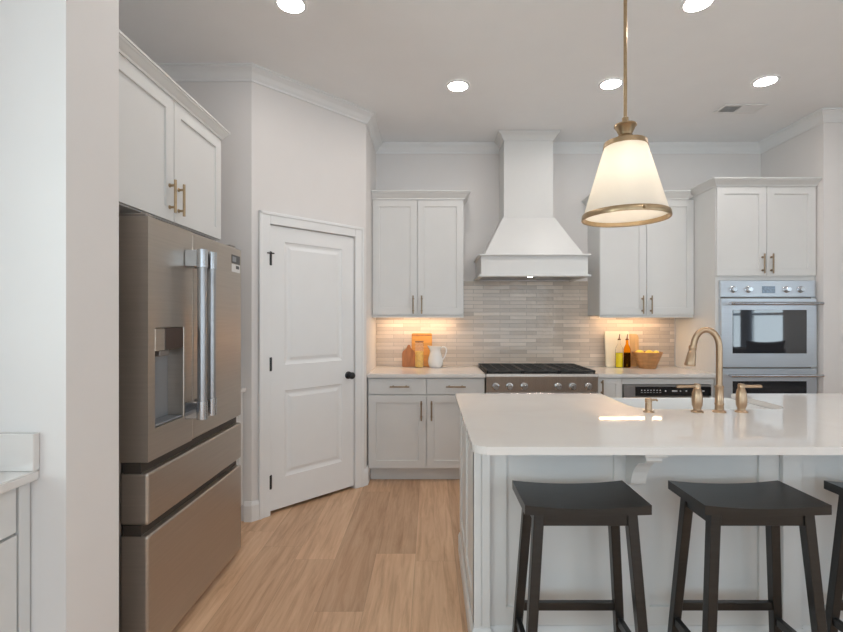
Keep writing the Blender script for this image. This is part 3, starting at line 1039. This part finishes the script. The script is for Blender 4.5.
m = MB(FS); m.prism([(QY0 + 0.075, -0.071), (QY0 + 0.125, -0.071), (QY0 + 0.122, -0.060), (QY0 + 0.078, -0.060)], 'z', 1.03, 1.20, 0.002); m.build('paddle', DISPENSER, d1)
d2 = MB(FS).box(FYM + 0.003, FY1, -0.112, 0, 0.815, 1.782, 0.010, 3).build('door', SLATE, fr)
dA = MB(FS).box(FY0, FY1, -0.112, 0, 0.567, 0.772, 0.010, 3).build('drawer', SLATE, fr)
dB = MB(FS).box(FY0, FY1, -0.112, 0, 0.035, 0.526, 0.010, 3).build('drawer', SLATE, fr)
for dz, dd in ((0.772, dA), (0.526, dB)):
    m = MB(FS); m.box(FY0 + 0.004, FY1 - 0.004, -0.10, -0.030, dz - 0.004, dz + 0.044 if dz > 0.6 else dz + 0.040); m.build('grip_channel', CHANNEL, dd)
for y, dd in ((2.114, d1), (2.203, d2)):
    m = MB(FS)
    m.tube([(y, 0.074, 0.935), (y, 0.074, 1.685)], 0.0205, 20)
    hnd = m.build('handle', STEEL, dd, smooth=True)
    for z0, z1 in ((0.925, 1.005), (1.612, 1.692)):
        m = MB(FS)
        m.box(y - 0.014, y + 0.014, 0.0, 0.060, z0 + 0.002, z1 - 0.002, 0.003)
        m.tube([(y, 0.074, z0), (y, 0.074, z1)], 0.0235, 20)
        m.build('bracket', CHROME, hnd, smooth=True)
s1 = MB(FS).box(2.600, 2.712, 0.0, 0.0012, 1.690, 1.738).build('badge', STICKERDARK, d2)
MB(FS).box(2.61, 2.66, 0.0011, 0.0016, 1.700, 1.728).build('print', DISPENSER, s1)
s2 = MB(FS).box(2.600, 2.712, 0.0, 0.0012, 1.642, 1.686).build('sticker', STICKERWHITE, d2)
MB(FS).box(2.655, 2.700, 0.0011, 0.0016, 1.662, 1.680).build('print', STICKERDARK, s2)
for y in (FY0 + 0.06, FY1 - 0.06):
    MB().box(-1.30, -1.13, y - 0.03, y + 0.03, 1.7825, 1.800, 0.004).build('hinge_cover', SLATEDARK, fr)

ux = -1.246
FUx = side(ux)
fc = thing('upper_cabinet', 'white two-door upper cabinet above the refrigerator', 'cabinet', (-1.6, 2.22, 1.84))
carcass(fc, -2.098, ux, 1.700, 2.742, 1.838, 2.430)
for a, b, hx in ((1.722, 2.234, -1), (2.240, 2.740, 1)):
    do = MB(FUx).shaker(a, b, 1.842, 2.426).build('door', CAB, fc)
    pull(FUx, b - 0.036 if hx < 0 else a + 0.036, 0.02, 1.955, 0.155, True, BRASS, do)
cab_crown([(ux + 0.02, 1.700), (ux + 0.02, 2.742), (-2.098, 2.742)], fc, 2.430, k=0.75, p=0.7)

sc = thing('base_cabinet', 'slim white cabinet squeezed between the refrigerator and the pantry wall', 'cabinet', (-1.6, 2.96, 0))
carcass(sc, -1.90, -1.287, 2.765, 3.178, 0.0, 0.884)
MB(side(-1.287)).shaker(2.768, 3.160, 0.122, 0.876).build('door', CAB, sc)
worktop('countertop', 'short strip of white counter beside the refrigerator at the pantry wall', [(-1.90, 2.762), (-1.250, 2.762), (-1.250, 3.178), (-1.90, 3.178)])

# desk-height unit at the near left
lc = thing('base_cabinet', 'beige-lit white base cabinet at the left edge against the partition wall', 'cabinet', (-1.5, 0.9, 0))
carcass(lc, -1.846, -1.252, 0.35, 1.443, 0.112, 0.884)
FLc = side(-1.252)
MB(FLc).box(1.402, 1.440, 0, 0.02, 0.0, 0.876, 0.002).build('filler', CAB, lc)
for a, b in ((0.36, 0.872), (0.878, 1.392)):
    MB(FLc).box(a, b, 0, 0.02, 0.742, 0.876, 0.002).build('drawer', CAB, lc)
    MB(FLc).shaker(a, b, 0.122, 0.734).build('door', CAB, lc)
MB().box(-1.34, -1.325, 0.35, 1.443, 0.0, 0.112).build('toe_kick', CAB, lc)
wt = worktop('countertop', 'white counter with a low upstand at the left edge by the partition', [(-1.846, 0.34), (-1.206, 0.34), (-1.206, 1.443), (-1.846, 1.443)])
MB().box(-1.846, -1.206, 1.420, 1.4435, 0.9142, 1.028, 0.002).build('upstand', QUARTZ, wt)

# ------------------------------------------------------------------ island
IX0, IX1, IYF, IYB = 0.180, 2.80, 1.950, 2.840
isl = thing('kitchen_island', 'long white panelled kitchen island under the quartz worktop', 'island', (1.49, 2.4, 0))
FI = front(IYF)
body = MB()
SX0, SX1, SYN = 1.050, 1.885, 2.395       # sink opening
body.box(IX0 + 0.02, IX1 - 0.02, IYF, SYN - 0.03, 0.0, 0.884)
body.box(IX0 + 0.02, SX0 - 0.008, SYN - 0.03, IYB, 0.112, 0.884)
body.box(SX1 + 0.008, IX1 - 0.02, SYN - 0.03, IYB, 0.112, 0.884)
body.box(SX0 - 0.008, SX1 + 0.008, SYN - 0.03, IYB, 0.112, 0.640)
body.build('body', CAB, isl)
MB(FI).panelled([0.247, 0.317, 0.764, 0.910, 1.365, 1.448], [0.10, 0.184, 0.815, 0.884], {(1, 1), (3, 1)}, [(0.002, 0.010)], 0.014, 0.0).build('back_panel', CAB, isl)
MB(FI).panelled([1.528, 1.598, 2.045, 2.191, 2.646, 2.733], [0.10, 0.184, 0.815, 0.884], {(1, 1), (3, 1)}, [(0.002, 0.010)], 0.014, 0.0).build('back_panel', CAB, isl)
for a, b in ((IX0, 0.246), (1.449, 1.527), (2.734, IX1)):
    pm = MB(FI)
    if a == IX0:
        pm.panelled([a, a + 0.028, a + 0.034, b], [0.10, 0.12, 0.862, 0.884], {(1, 1)}, [(0.0005, 0.006)], 0.034, 0.0)
    else:
        pm.box(a, b, 0.0, 0.034, 0.10, 0.884, 0.002)
    pm.build('post', CAB, isl)
# left end: two framed panels and a corner post side
FE = sideneg(IX0 + 0.02)
em = MB(FE)
em.panelled([IYF - 0.030, 1.985, 2.03, 2.34, 2.41, 2.745, IYB - 0.01], [0.112, 0.190, 0.815, 0.884], {(2, 1), (4, 1)}, [(0.004, 0.008)], 0.020, 0.0005)
em.build('end_panel', CAB, isl)
FE2 = side(IX1 - 0.02)
MB(FE2).panelled([IYF, 2.03, 2.34, 2.41, 2.745, IYB - 0.01], [0.112, 0.190, 0.815, 0.884], {(1, 1), (3, 1)}, [(0.004, 0.010)], 0.019, 0.0005).build('end_panel', CAB, isl)
ib = MB()
ib.sweep([(0.0, 0), (0.014, 0), (0.014, 0.088), (0.010, 0.098), (0.004, 0.108), (0.0, 0.108)], [(IX0, 2.785), (IX0, IYF - 0.034), (IX1, IYF - 0.034), (IX1, 2.785)], right=False) if False else \
    ib.sweep([(0.0, 0), (0.012, 0), (0.012, 0.088), (0.008, 0.098), (0.003, 0.108), (0.0, 0.108)], [(IX0, 2.785), (IX0, IYF - 0.034), (0.246, IYF - 0.034), (0.246, IYF - 0.014), (1.449, IYF - 0.014), (1.449, IYF - 0.034), (1.527, IYF - 0.034), (1.527, IYF - 0.014), (2.734, IYF - 0.014), (2.734, IYF - 0.034), (IX1, IYF - 0.034), (IX1, 2.785)])
ib.build('baseboard', CAB, isl)
for cx in (0.842, 2.118):
    c = MB()
    y0 = IYF - 0.0145
    c.box(cx - 0.043, cx + 0.043, 1.735, y0, 0.862, 0.8835, 0.002)
    prof = [(y0, 0.862), (1.752, 0.862), (1.752, 0.846), (1.760, 0.836), (1.785, 0.829), (1.815, 0.818), (1.845, 0.795), (1.868, 0.765), (1.882, 0.735), (1.890, 0.712), (1.905, 0.704), (y0, 0.700)]
    c.prism(prof, 'x', cx - 0.030, cx + 0.030)
    c.build('corbel', CAB, isl)
# range-side cabinet fronts
FB = Matrix(((1, 0, 0, 0), (0, 1, 0, IYB), (0, 0, 1, 0), (0, 0, 0, 1)))
for a, b in ((0.215, 0.62), (0.626, 1.036), (1.90, 2.33), (2.336, 2.77)):
    do = MB(FB).shaker(a, b, 0.122, 0.876, th=0.018).build('door', CAB, isl)
    pull(FB, (a + b) / 2, 0.018, 0.80, 0.165, False, DARKBRONZE, do)
for a, b in ((1.056, 1.464), (1.470, 1.880)):
    do = MB(FB).shaker(a, b, 0.122, 0.634, th=0.018).build('door', CAB, isl)
    pull(FB, (a + b) / 2, 0.018, 0.58, 0.165, False, DARKBRONZE, do)

# island worktop with a notch for the apron sink
R = 0.05
YIF, YIB, XIL, XIR = 1.695, 2.905, 0.157, 2.825
poly = [(XIL + R - R * math.cos(t), YIF + R - R * math.sin(t)) for t in [math.pi / 2 * k_ / 8 for k_ in range(9)]]
poly += [(XIR - R + R * math.sin(t), YIF + R - R * math.cos(t)) for t in [math.pi / 2 * k_ / 8 for k_ in range(9)]]
r2 = 0.11
poly += [(XIR, YIB), (SX1 - 0.012, YIB)]
poly += [(SX1 - 0.012 - r2 + r2 * math.cos(t), SYN + r2 - r2 * math.sin(t)) for t in [math.pi / 2 * k_ / 8 for k_ in range(9)]]
poly += [(SX0 + 0.012 + r2 - r2 * math.sin(t), SYN + r2 - r2 * math.cos(t)) for t in [math.pi / 2 * k_ / 8 for k_ in range(9)]]
poly += [(SX0 + 0.012, YIB), (XIL, YIB)]
m = MB()
m.prism(poly, 'z', 0.8842, 0.914)
es = [e for e in m.bm.edges if (abs(e.verts[0].co.z - e.verts[1].co.z) < 1e-5)]
bmesh.ops.bevel(m.bm, geom=es, offset=0.004, segments=2, affect='EDGES')
tag(rebase(m.build('countertop', QUARTZ), (1.49, 2.3, 0.8842)), 'long polished white quartz worktop of the island with rounded corner', 'countertop')

sk = MB()
z0, z1 = 0.645, 0.8835
ox0, ox1, oy0, oy1 = SX0, SX1, SYN - 0.022, 2.935
t_ = 0.024


def rr(x0, x1, y0, y1, r, z, n=6):
    pts = []
    for cx, cy, a0 in ((x1 - r, y1 - r, 0), (x0 + r, y1 - r, 90), (x0 + r, y0 + r, 180), (x1 - r, y0 + r, 270)):
        for k_ in range(n + 1):
            a = math.radians(a0 + 90 * k_ / n)
            pts.append((cx + r * math.cos(a), cy + r * math.sin(a), z))
    return pts


sk.rings([rr(ox0, ox1, oy0, oy1, 0.02, z0), rr(ox0, ox1, oy0, oy1, 0.02, z1 - 0.006), rr(ox0 + 0.004, ox1 - 0.004, oy0 + 0.004, oy1 - 0.004, 0.02, z1),
          rr(ox0 + t_ - 0.004, ox1 - t_ + 0.004, oy0 + t_ - 0.004, oy1 - t_ + 0.004, 0.05, z1), rr(ox0 + t_, ox1 - t_, oy0 + t_, oy1 - t_, 0.05, z1 - 0.006),
          rr(ox0 + t_ + 0.01, ox1 - t_ - 0.01, oy0 + t_ + 0.01, oy1 - t_ - 0.01, 0.05, z0 + 0.045), rr(ox0 + t_ + 0.05, ox1 - t_ - 0.05, oy0 + t_ + 0.05, oy1 - t_ - 0.05, 0.04, z0 + 0.022)])
so = sk.build('farmhouse_sink', SINKWHITE, None, smooth=True, angle=50)
tag(rebase(so, (1.4675, 2.65, z0)), 'white apron-front sink set into the island behind the faucet', 'sink')
MB(Matrix.Translation((1.4675, 2.65, z0 + 0.0215))).lathe([(0.045, 0), (0.045, 0.004), (0.03, 0.004), (0.028, 0.001)], seg=24).build('drain', CHROME, so, smooth=True)

# faucet set
ZW = 0.914
FXc, FYc = 1.440, 2.325
fa = thing('faucet', 'tall champagne-bronze gooseneck faucet on the island behind the sink edge', 'faucet', (FXc, FYc, ZW))
fa['label'] = 'tall champagne-bronze gooseneck faucet standing on the island worktop'
T = Matrix.Translation((FXc, FYc, ZW))
m = MB(T); m.lathe([(0.031, 0), (0.031, 0.004), (0.027, 0.008), (0.0205, 0.012), (0.0195, 0.035), (0.0215, 0.038), (0.0215, 0.044), (0.0195, 0.047), (0.019, 0.120), (0.0205, 0.124), (0.0205, 0.130), (0.0165, 0.134)], seg=28); m.build('base', BRONZE, fa, smooth=True)
pts = [(0, 0, 0.13), (0, 0, 0.22), (0, 0, 0.318)]
rx, dirx, diry = 0.056, -0.93, 0.37
top = 0.335
for k_ in range(1, 15):
    a = math.pi * k_ / 15
    q = rx * (1 - math.cos(a))
    pts.append((dirx * q, diry * q, 0.318 + 0.092 * math.sin(a) ** 0.95))
pts.append((dirx * (2 * rx + 0.003), diry * (2 * rx + 0.003), 0.318 - 0.012))
m = MB(T); m.tube(pts, 0.0148, 18); m.build('spout', BRONZE, fa, smooth=True)
ex, ey = dirx * (2 * rx + 0.004), diry * (2 * rx + 0.004)
m = MB(T)
m.tube([(ex, ey, 0.328), (ex - .001, ey, 0.322), (ex - .001, ey, 0.312), (ex - 0.002, ey, 0.310), (ex - 0.003, ey, 0.298), (ex - 0.004, ey, 0.296), (ex - 0.012, ey + .002, 0.241), (ex - 0.0135, ey + .003, 0.232), (ex - 0.014, ey + .003, 0.226)],
       [0.0155, 0.018, 0.018, 0.0165, 0.0165, 0.018, 0.0245, 0.026, 0.024], 20)
m.build('spray_head', BRONZE, fa, smooth=True)


def lever(x, lab, sgn):
    t = thing('tap_handle', lab, 'tap', (x, FYc, ZW), 0, 'lever taps flanking the faucet')
    T = Matrix.Translation((x, FYc, ZW))
    m = MB(T); m.lathe([(0.029, 0), (0.029, 0.004), (0.025, 0.008), (0.0185, 0.012), (0.0175, 0.018), (0.024, 0.036), (0.0255, 0.060), (0.024, 0.088), (0.0185, 0.112), (0.015, 0.118)], seg=28); m.build('body', BRONZE, t, smooth=True)
    m = MB(T)
    m.tube([(0, 0, 0.112), (0, 0, 0.120), (0, 0, 0.136), (0, 0, 0.142)], [0.0135, 0.016, 0.016, 0.012], 18)
    m.tube([(sgn * 0.008, 0, 0.129), (sgn * 0.05, 0, 0.128), (sgn * 0.094, 0, 0.128), (sgn * 0.10, 0, 0.128)], [0.0085, 0.0075, 0.0085, 0.007], 12)
    m.build('lever', BRONZE, t, smooth=True)


lever(1.330, 'champagne-bronze lever tap left of the faucet, its lever pointing left', -1)
lever(1.550, 'champagne-bronze lever tap right of the faucet, its lever pointing right', 1)
sd = thing('soap_dispenser', 'small bronze soap pump on the island left of the faucet', 'soap dispenser', (1.088, FYc, ZW))
T = Matrix.Translation((1.088, FYc, ZW))
m = MB(T); m.lathe([(0.026, 0), (0.026, 0.003), (0.021, 0.007), (0.0165, 0.010), (0.0155, 0.048)], seg=24); m.build('base', BRONZE, sd, smooth=True)
m = MB(T)
m.tube([(0, 0, 0.047), (0, 0, 0.050), (0, 0, 0.066), (0, 0, 0.069)], [0.012, 0.017, 0.017, 0.014], 18)
m.tube([(0.008, 0.002, 0.060), (0.045, 0.012, 0.060), (0.050, 0.013, 0.054)], [0.006, 0.0055, 0.005], 10)
m.build('pump', BRONZE, sd, smooth=True)

# ------------------------------------------------------------------ bar stools
SW, SD, ZS = 0.438, 0.250, 0.735
SYC = 1.737


def stool():
    t = thing('bar_stool', 'black wooden saddle-seat bar stool nearest the island corner', 'stool', (0.547, SYC, 0), 0, 'black saddle-seat bar stools')
    T = Matrix.Translation((0.547, SYC, 0))
    nx, ny = 18, 8
    th = 0.034
    top, bot = {}, {}
    m = MB(T)
    for i in range(nx + 1):
        x = (i / nx - 0.5) * SW
        q = (2 * x / SW) ** 2
        for j in range(ny + 1):
            y = (j / ny - 0.5) * SD
            z = ZS - 0.013 + 0.013 * q
            top[i, j] = m.v(x, y, z)
            bot[i, j] = m.v(x, y, ZS - 0.037 + 0.004 * q)
    for i in range(nx):
        for j in range(ny):
            m.face([top[i, j], top[i + 1, j], top[i + 1, j + 1], top[i, j + 1]])
            m.face([bot[i, j], bot[i, j + 1], bot[i + 1, j + 1], bot[i + 1, j]])
    for i in range(nx):
        m.face([top[i, 0], bot[i, 0], bot[i + 1, 0], top[i + 1, 0]])
        m.face([top[i, ny], top[i + 1, ny], bot[i + 1, ny], bot[i, ny]])
    for j in range(ny):
        m.face([top[0, j], top[0, j + 1], bot[0, j + 1], bot[0, j]])
        m.face([top[nx, j], bot[nx, j], bot[nx, j + 1], top[nx, j + 1]])
    es = [e for e in m.bm.edges if len(e.link_faces) == 2 and e.calc_face_angle(0) > 1.0]
    bmesh.ops.recalc_face_normals(m.bm, faces=m.bm.faces)
    bmesh.ops.bevel(m.bm, geom=es, offset=0.004, segments=2, affect='EDGES', profile=0.6)
    m.build('seat', STOOLWOOD, t, smooth=True)
    lx0, lx1, ly0, ly1 = 0.163, 0.212, 0.082, 0.122
    lw = 0.034
    ZL = 0.702

    def at(sx, sy, z):
        k = 1 - z / ZL
        return (sx * (lx0 + (lx1 - lx0) * k), sy * (ly0 + (ly1 - ly0) * k), z)
    for sx in (-1, 1):
        for sy in (-1, 1):
            l = MB(T)
            l.bar(at(sx, sy, 0.0), at(sx, sy, ZL), lw - 0.002, lw - 0.002, lw + 0.002, lw + 0.002, 0.002)
            l.build('leg', STOOLWOOD, t)
    for sy in (-1, 1):
        a = at(-1, sy, 0.675); b = at(1, sy, 0.675)
        r = MB(T); r.box(a[0] + lw / 2 - 0.002, b[0] - lw / 2 + 0.002, a[1] - 0.011, a[1] + 0.011, 0.650, 0.6985, 0.0015)
        r.build('apron', STOOLWOOD, t)
        zr = 0.247
        a = at(-1, sy, zr); b = at(1, sy, zr)
        r = MB(T); r.box(a[0] + lw / 2 - 0.003, b[0] - lw / 2 + 0.003, a[1] - 0.010, a[1] + 0.010, zr - 0.016, zr + 0.016, 0.0015)
        r.build('rung', STOOLWOOD, t)
    for sx in (-1, 1):
        a = at(sx, -1, 0.675); b = at(sx, 1, 0.675)
        r = MB(T); r.box(a[0] - 0.011, a[0] + 0.011, a[1] + lw / 2 - 0.002, b[1] - lw / 2 + 0.002, 0.650, 0.6985, 0.0015)
        r.build('apron', STOOLWOOD, t)
        zr = 0.19
        a = at(sx, -1, zr); b = at(sx, 1, zr)
        r = MB(T); r.box(a[0] - 0.010, a[0] + 0.010, a[1] + lw / 2 - 0.003, b[1] - lw / 2 + 0.003, zr - 0.016, zr + 0.016, 0.0015)
        r.build('rung', STOOLWOOD, t)
    return t


st0 = stool()
for x, lab in ((1.168, 'black wooden saddle-seat bar stool in the middle of the row'), (1.789, 'black wooden saddle-seat bar stool cut off by the right edge')):
    c = copy_tree(st0)
    c.location = (x, SYC, 0)
    c['label'] = lab

# ------------------------------------------------------------------ things on the back counters
ZC = 0.9142
YBK = YB - 0.009


def leaning(name, label, cat, outline, y_base, lean, th, mat, hole=None):
    """board standing on its lower edge and leaning back against the tiles; outline in (x, height)"""
    xc = sum(p[0] for p in outline) / len(outline)
    t = MB(Matrix.Translation((xc, y_base, ZC + th * math.sin(lean))) @ Matrix.Rotation(-lean, 4, 'X'))
    t.prism([(p[0] - xc, p[1]) for p in outline], 'y', 0, th, 0.003)
    o = t.build(name, mat)
    return tag(rebase(o, (xc, y_base, ZC)), label, cat)


def rounded(x0, x1, z0, z1, r, n=5):
    return [(p[0], p[1]) for p in rr(x0, x1, z0, z1, r, 0, n)]


leaning('cutting_board', 'tall orange wooden cutting board leaning on tiles behind the jar', 'cutting board', rounded(-0.178, 0.020, 0, 0.322, 0.012), 4.504, 0.11, 0.018, ORANGE)
ob = bpy.data.objects['cutting_board']
e_ = MB(Matrix.Translation((-0.079, 4.504, ZC + 0.018 * math.sin(0.11))) @ Matrix.Rotation(-0.11, 4, 'X'))
e_.box(-0.096, 0.096, -0.0015, 0.012, 0.296, 0.310, 0.001)
e_.build('top_band', TERRA, ob)
pb = [(-0.135 + 0.0, 0.0)]
pb = [(-0.268, 0.008), (-0.260, 0.0), (-0.150, 0.0), (-0.142, 0.008), (-0.142, 0.130), (-0.150, 0.150), (-0.172, 0.168), (-0.186, 0.180), (-0.190, 0.205), (-0.196, 0.213), (-0.212, 0.213), (-0.218, 0.205), (-0.222, 0.180), (-0.238, 0.168), (-0.260, 0.150), (-0.268, 0.130)]
leaning('cutting_board', 'small brown bottle-shaped cutting board left of the orange board', 'cutting board', pb, 4.474, 0.12, 0.016, TERRA)
leaning('cutting_board', 'cream rectangular cutting board leaning behind the oil bottles', 'cutting board', rounded(1.690, 1.925, 0, 0.345, 0.012), 4.478, 0.13, 0.016, CREAM)
leaning('cutting_board', 'honey-coloured wooden board half hidden between cream board and bowl', 'cutting board', rounded(1.865, 2.030, 0, 0.315, 0.03), 4.529, 0.055, 0.014, HONEY)

# jar with yellow filling
jx, jy = -0.102, 4.437
jr = thing('glass_jar', 'clear jar of yellow filling with a dark lid before the orange board', 'jar', (jx, jy, ZC))
T = Matrix.Translation((jx, jy, ZC))
m = MB(T); m.lathe([(0.036, 0.0), (0.041, 0.004), (0.0415, 0.012), (0.0415, 0.225), (0.038, 0.236), (0.036, 0.242)], seg=28, cap1=False); m.build('glass', FROST, jr, smooth=True)
m = MB(T); m.lathe([(0.034, 0.004), (0.0385, 0.008), (0.0385, 0.150), (0.03, 0.158)], seg=28); m.build('contents', PASTA, jr, smooth=True)
m = MB(T); m.lathe([(0.040, 0.241), (0.041, 0.243), (0.041, 0.249), (0.038, 0.251)], seg=28); m.build('lid', DARKWOOD, jr, smooth=True)

# pitcher
qx, qy = 0.052, 4.435
pt = thing('pitcher', 'white ceramic pitcher with a looped handle beside the boards', 'pitcher', (qx, qy, ZC))
T = Matrix.Translation((qx, qy, ZC))
m = MB(T)
prof = [(0.052, 0.0), (0.058, 0.004), (0.068, 0.030), (0.072, 0.058), (0.069, 0.090), (0.058, 0.125), (0.050, 0.150), (0.049, 0.165), (0.053, 0.188), (0.057, 0.203)]
seg = 36
rs = []
for r, z in prof + [(0.053, 0.203), (0.046, 0.165), (0.060, 0.09), (0.060, 0.03), (0.03, 0.012)]:
    ring = []
    for i in range(seg):
        a = 2 * math.pi * i / seg
        lip = max(0, -math.cos(a)) ** 6 * 0.022 * max(0, (z - 0.15) / 0.053) if z > 0.15 else 0
        ring.append(((r + lip) * math.cos(a), (r + lip) * math.sin(a), z + lip * 0.25))
    rs.append(ring)
m.rings(rs)
m.build('body', WHITEGLAZE, pt, smooth=True)
m = MB(T)
m.tube([(0.050, 0, 0.185), (0.068, 0, 0.196), (0.088, 0, 0.195), (0.101, 0, 0.180), (0.103, 0, 0.155), (0.096, 0, 0.125), (0.083, 0, 0.095), (0.066, 0, 0.072)], [0.007, 0.0075, 0.0075, 0.0075, 0.0075, 0.007, 0.007, 0.0065], 12)
m.build('handle', WHITEGLAZE, pt, smooth=True)


def bottle(x, y, lab, kind):
    t = thing('oil_bottle', lab, 'bottle', (x, y, ZC), 0, 'bottles beside the fruit bowl')
    T = Matrix.Translation((x, y, ZC))
    r = 0.034 if kind == 'oil' else 0.031
    up = CLEAR if kind == 'oil' else AMBER
    m = MB(T); m.lathe([(r - 0.004, 0), (r, 0.004), (r, 0.175), (r - 0.004, 0.190), (0.018, 0.212), (0.013, 0.222), (0.012, 0.262), (0.014, 0.266)], seg=28); m.build('glass', up, t, smooth=True)
    m = MB(T); m.lathe([(r - 0.006, 0.004), (r - 0.0025, 0.007), (r - 0.0025, 0.140 if kind == 'oil' else 0.142)], seg=28)
    m.build('oil' if kind == 'oil' else 'vinegar', PASTAOIL if kind == 'oil' else VINDARK, t, smooth=True)
    m = MB(T)
    m.tube([(0, 0, 0.262), (0, 0, 0.272), (0, 0, 0.276), (0.001, 0, 0.292), (0.006, 0, 0.318)], [0.014, 0.015, 0.006, 0.0045, 0.0035], 12)
    m.build('pourer', DARKWOOD, t, smooth=True)


PASTAOIL = paint('olive_oil', (0.85, 0.68, 0.02, 1), 0.2, var=0.05)
VINDARK = paint('balsamic', (0.018, 0.012, 0.012, 1), 0.15, var=0.1)
bottle(1.797, 4.435, 'clear bottle of yellow oil standing left of the dark bottle', 'oil')
bottle(1.872, 4.435, 'amber bottle with a dark lower half between oil bottle and bowl', 'vinegar')

bx, by = 2.040, 4.385
bw = thing('fruit_bowl', 'tapered brown wooden bowl on the counter holding lemons', 'bowl', (bx, by, ZC))
T = Matrix.Translation((bx, by, ZC))
m = MB(T)
m.lathe([(0.070, 0), (0.075, 0.002), (0.135, 0.148), (0.137, 0.152), (0.131, 0.153), (0.126, 0.146), (0.068, 0.014)], seg=16)
m.build('body', BOWLWOOD, bw, smooth=False)


def lemon_mesh():
    m = MB()
    prof = []
    for k_ in range(15):
        t = -1 + 2 * k_ / 14
        r = 0.030 * math.sqrt(max(0, 1 - (t * 0.985) ** 2)) + (0.004 if abs(t) > 0.9 else 0) * 0.6
        prof.append((max(r, 0.002), t * 0.040 + (0.004 * (1 if t > 0 else -1) if abs(t) > 0.95 else 0)))
    m.lathe(prof, seg=20)
    return m


lem0 = tag(lemon_mesh().build('lemon', LEMON, None, smooth=True), 'yellow lemon lying in the wooden bowl', 'lemon', 'lemons in the wooden bowl')
places = [(-0.074, -0.020, 0.136, 1.57, 0.15), (0.000, -0.048, 0.136, 1.57, 1.5), (0.076, -0.016, 0.136, 1.57, 2.9), (-0.046, 0.056, 0.136, 1.57, 1.2), (0.044, 0.056, 0.136, 1.57, 1.9), (0.0, 0.0, 0.083, 1.5, 0.4)]
labs = ['yellow lemon lying at the left side of the wooden bowl', 'yellow lemon lying at the front middle of the wooden bowl', 'yellow lemon lying at the right side of the wooden bowl',
        'yellow lemon at the back of the bowl, left of its rear neighbour', 'yellow lemon at the back of the bowl towards the oven tower', 'yellow lemon buried beneath the others in the bowl']
for k_, ((dx, dy, dz, tilt, rz), lab) in enumerate(zip(places[:5], labs)):
    o = lem0 if k_ == 0 else lem0.copy()
    if k_:
        C.objects.link(o)
    o.location = (bx + dx, by + dy, ZC + dz)
    o.rotation_euler = (tilt, 0, rz)
    o['label'] = lab

# ------------------------------------------------------------------ living corner that the oven glass mirrors
def curtain(y0, y1, lab):
    n = 40
    m = MB()
    a, b = [], []
    for i in range(n + 1):
        y = y0 + (y1 - y0) * i / n
        x = 5.10 + 0.035 * math.sin(i * 2 * math.pi / 8)
        a.append((x - 0.004, y)); b.append((x + 0.004, y))
    m.prism(a + b[::-1], 'z', 0.02, 2.52)
    o = m.build('curtain', CURTAIN, None, smooth=True)
    tag(rebase(o, (5.10, (y0 + y1) / 2, 0.02)), lab, 'curtain', 'curtains mirrored in the oven glass')


curtain(0.13, 0.38, 'blue-grey curtain mirrored mid-window in the upper oven glass')
curtain(-0.34, -0.09, 'blue-grey curtain mirrored at the left edge of the oven glass')
r_ = MB(); r_.tube([(5.10, -0.75, 2.53), (5.10, 1.0, 2.53)], 0.012, 12)
for y in (-0.7, 0.95):
    r_.tube([(5.10, y, 2.53), (5.199, y, 2.53)], 0.008, 8)
tag(rebase(r_.build('curtain_rod', BLACKMETAL, None, smooth=True), (5.10, 0.12, 2.53)), 'black curtain rod above the window beside the armchair', 'curtain rod')
ac = thing('armchair', 'dark charcoal armchair mirrored in the glass of the upper oven', 'armchair', (4.52, 1.4, 0))
for nm, bx_ in (('seat', (4.125, 4.895, 1.21, 1.78, 0.16, 0.50)), ('backrest', (3.98, 5.04, 0.98, 1.205, 0.16, 0.97)), ('armrest', (3.98, 4.12, 1.21, 1.78, 0.16, 0.70)), ('armrest', (4.90, 5.04, 1.21, 1.78, 0.16, 0.70))):
    MB().box(*bx_, 0.05, 4).build(nm, CHAIRFAB, ac, smooth=True)
for x in (4.14, 4.90):
    for y in (1.06, 1.70):
        MB().bar((x, y, 0), (x, y, 0.162), 0.03, 0.03, 0.045, 0.045).build('leg', BLACKMETAL, ac)
pl = MB(Matrix.Translation((4.58, 1.38, 0.815)) @ Matrix.Rotation(math.pi / 2, 4, 'Z') @ Matrix.Rotation(0.12, 4, 'Y'))
n = 14
tp, bt = {}, {}
for i in range(n + 1):
    for j in range(n + 1):
        u, v_ = 2 * i / n - 1, 2 * j / n - 1
        pin = 1 - 0.10 * (1 - abs(u) ** 2) * abs(v_) ** 3
        pin2 = 1 - 0.10 * (1 - abs(v_) ** 2) * abs(u) ** 3
        y, z = u * 0.27 * pin2, v_ * 0.27 * pin
        h_ = 0.085 * ((1 - u ** 4) * (1 - v_ ** 4)) ** 0.6
        tp[i, j] = pl.v(-h_ - 0.002, y, z)
        bt[i, j] = pl.v(h_ + 0.002, y, z)
for i in range(n):
    for j in range(n):
        pl.face([tp[i, j], tp[i + 1, j], tp[i + 1, j + 1], tp[i, j + 1]])
        pl.face([bt[i, j], bt[i, j + 1], bt[i + 1, j + 1], bt[i + 1, j]])
for k_ in range(n):
    pl.face([tp[k_, 0], bt[k_, 0], bt[k_ + 1, 0], tp[k_ + 1, 0]])
    pl.face([tp[k_, n], tp[k_ + 1, n], bt[k_ + 1, n], bt[k_, n]])
    pl.face([tp[0, k_], tp[0, k_ + 1], bt[0, k_ + 1], bt[0, k_]])
    pl.face([tp[n, k_], bt[n, k_], bt[n, k_ + 1], tp[n, k_ + 1]])
tag(rebase(pl.build('pillow', PILLOWFAB, None, smooth=True), (4.58, 1.36, 0.51)), 'dark square pillow on the armchair mirrored in the oven glass', 'pillow')
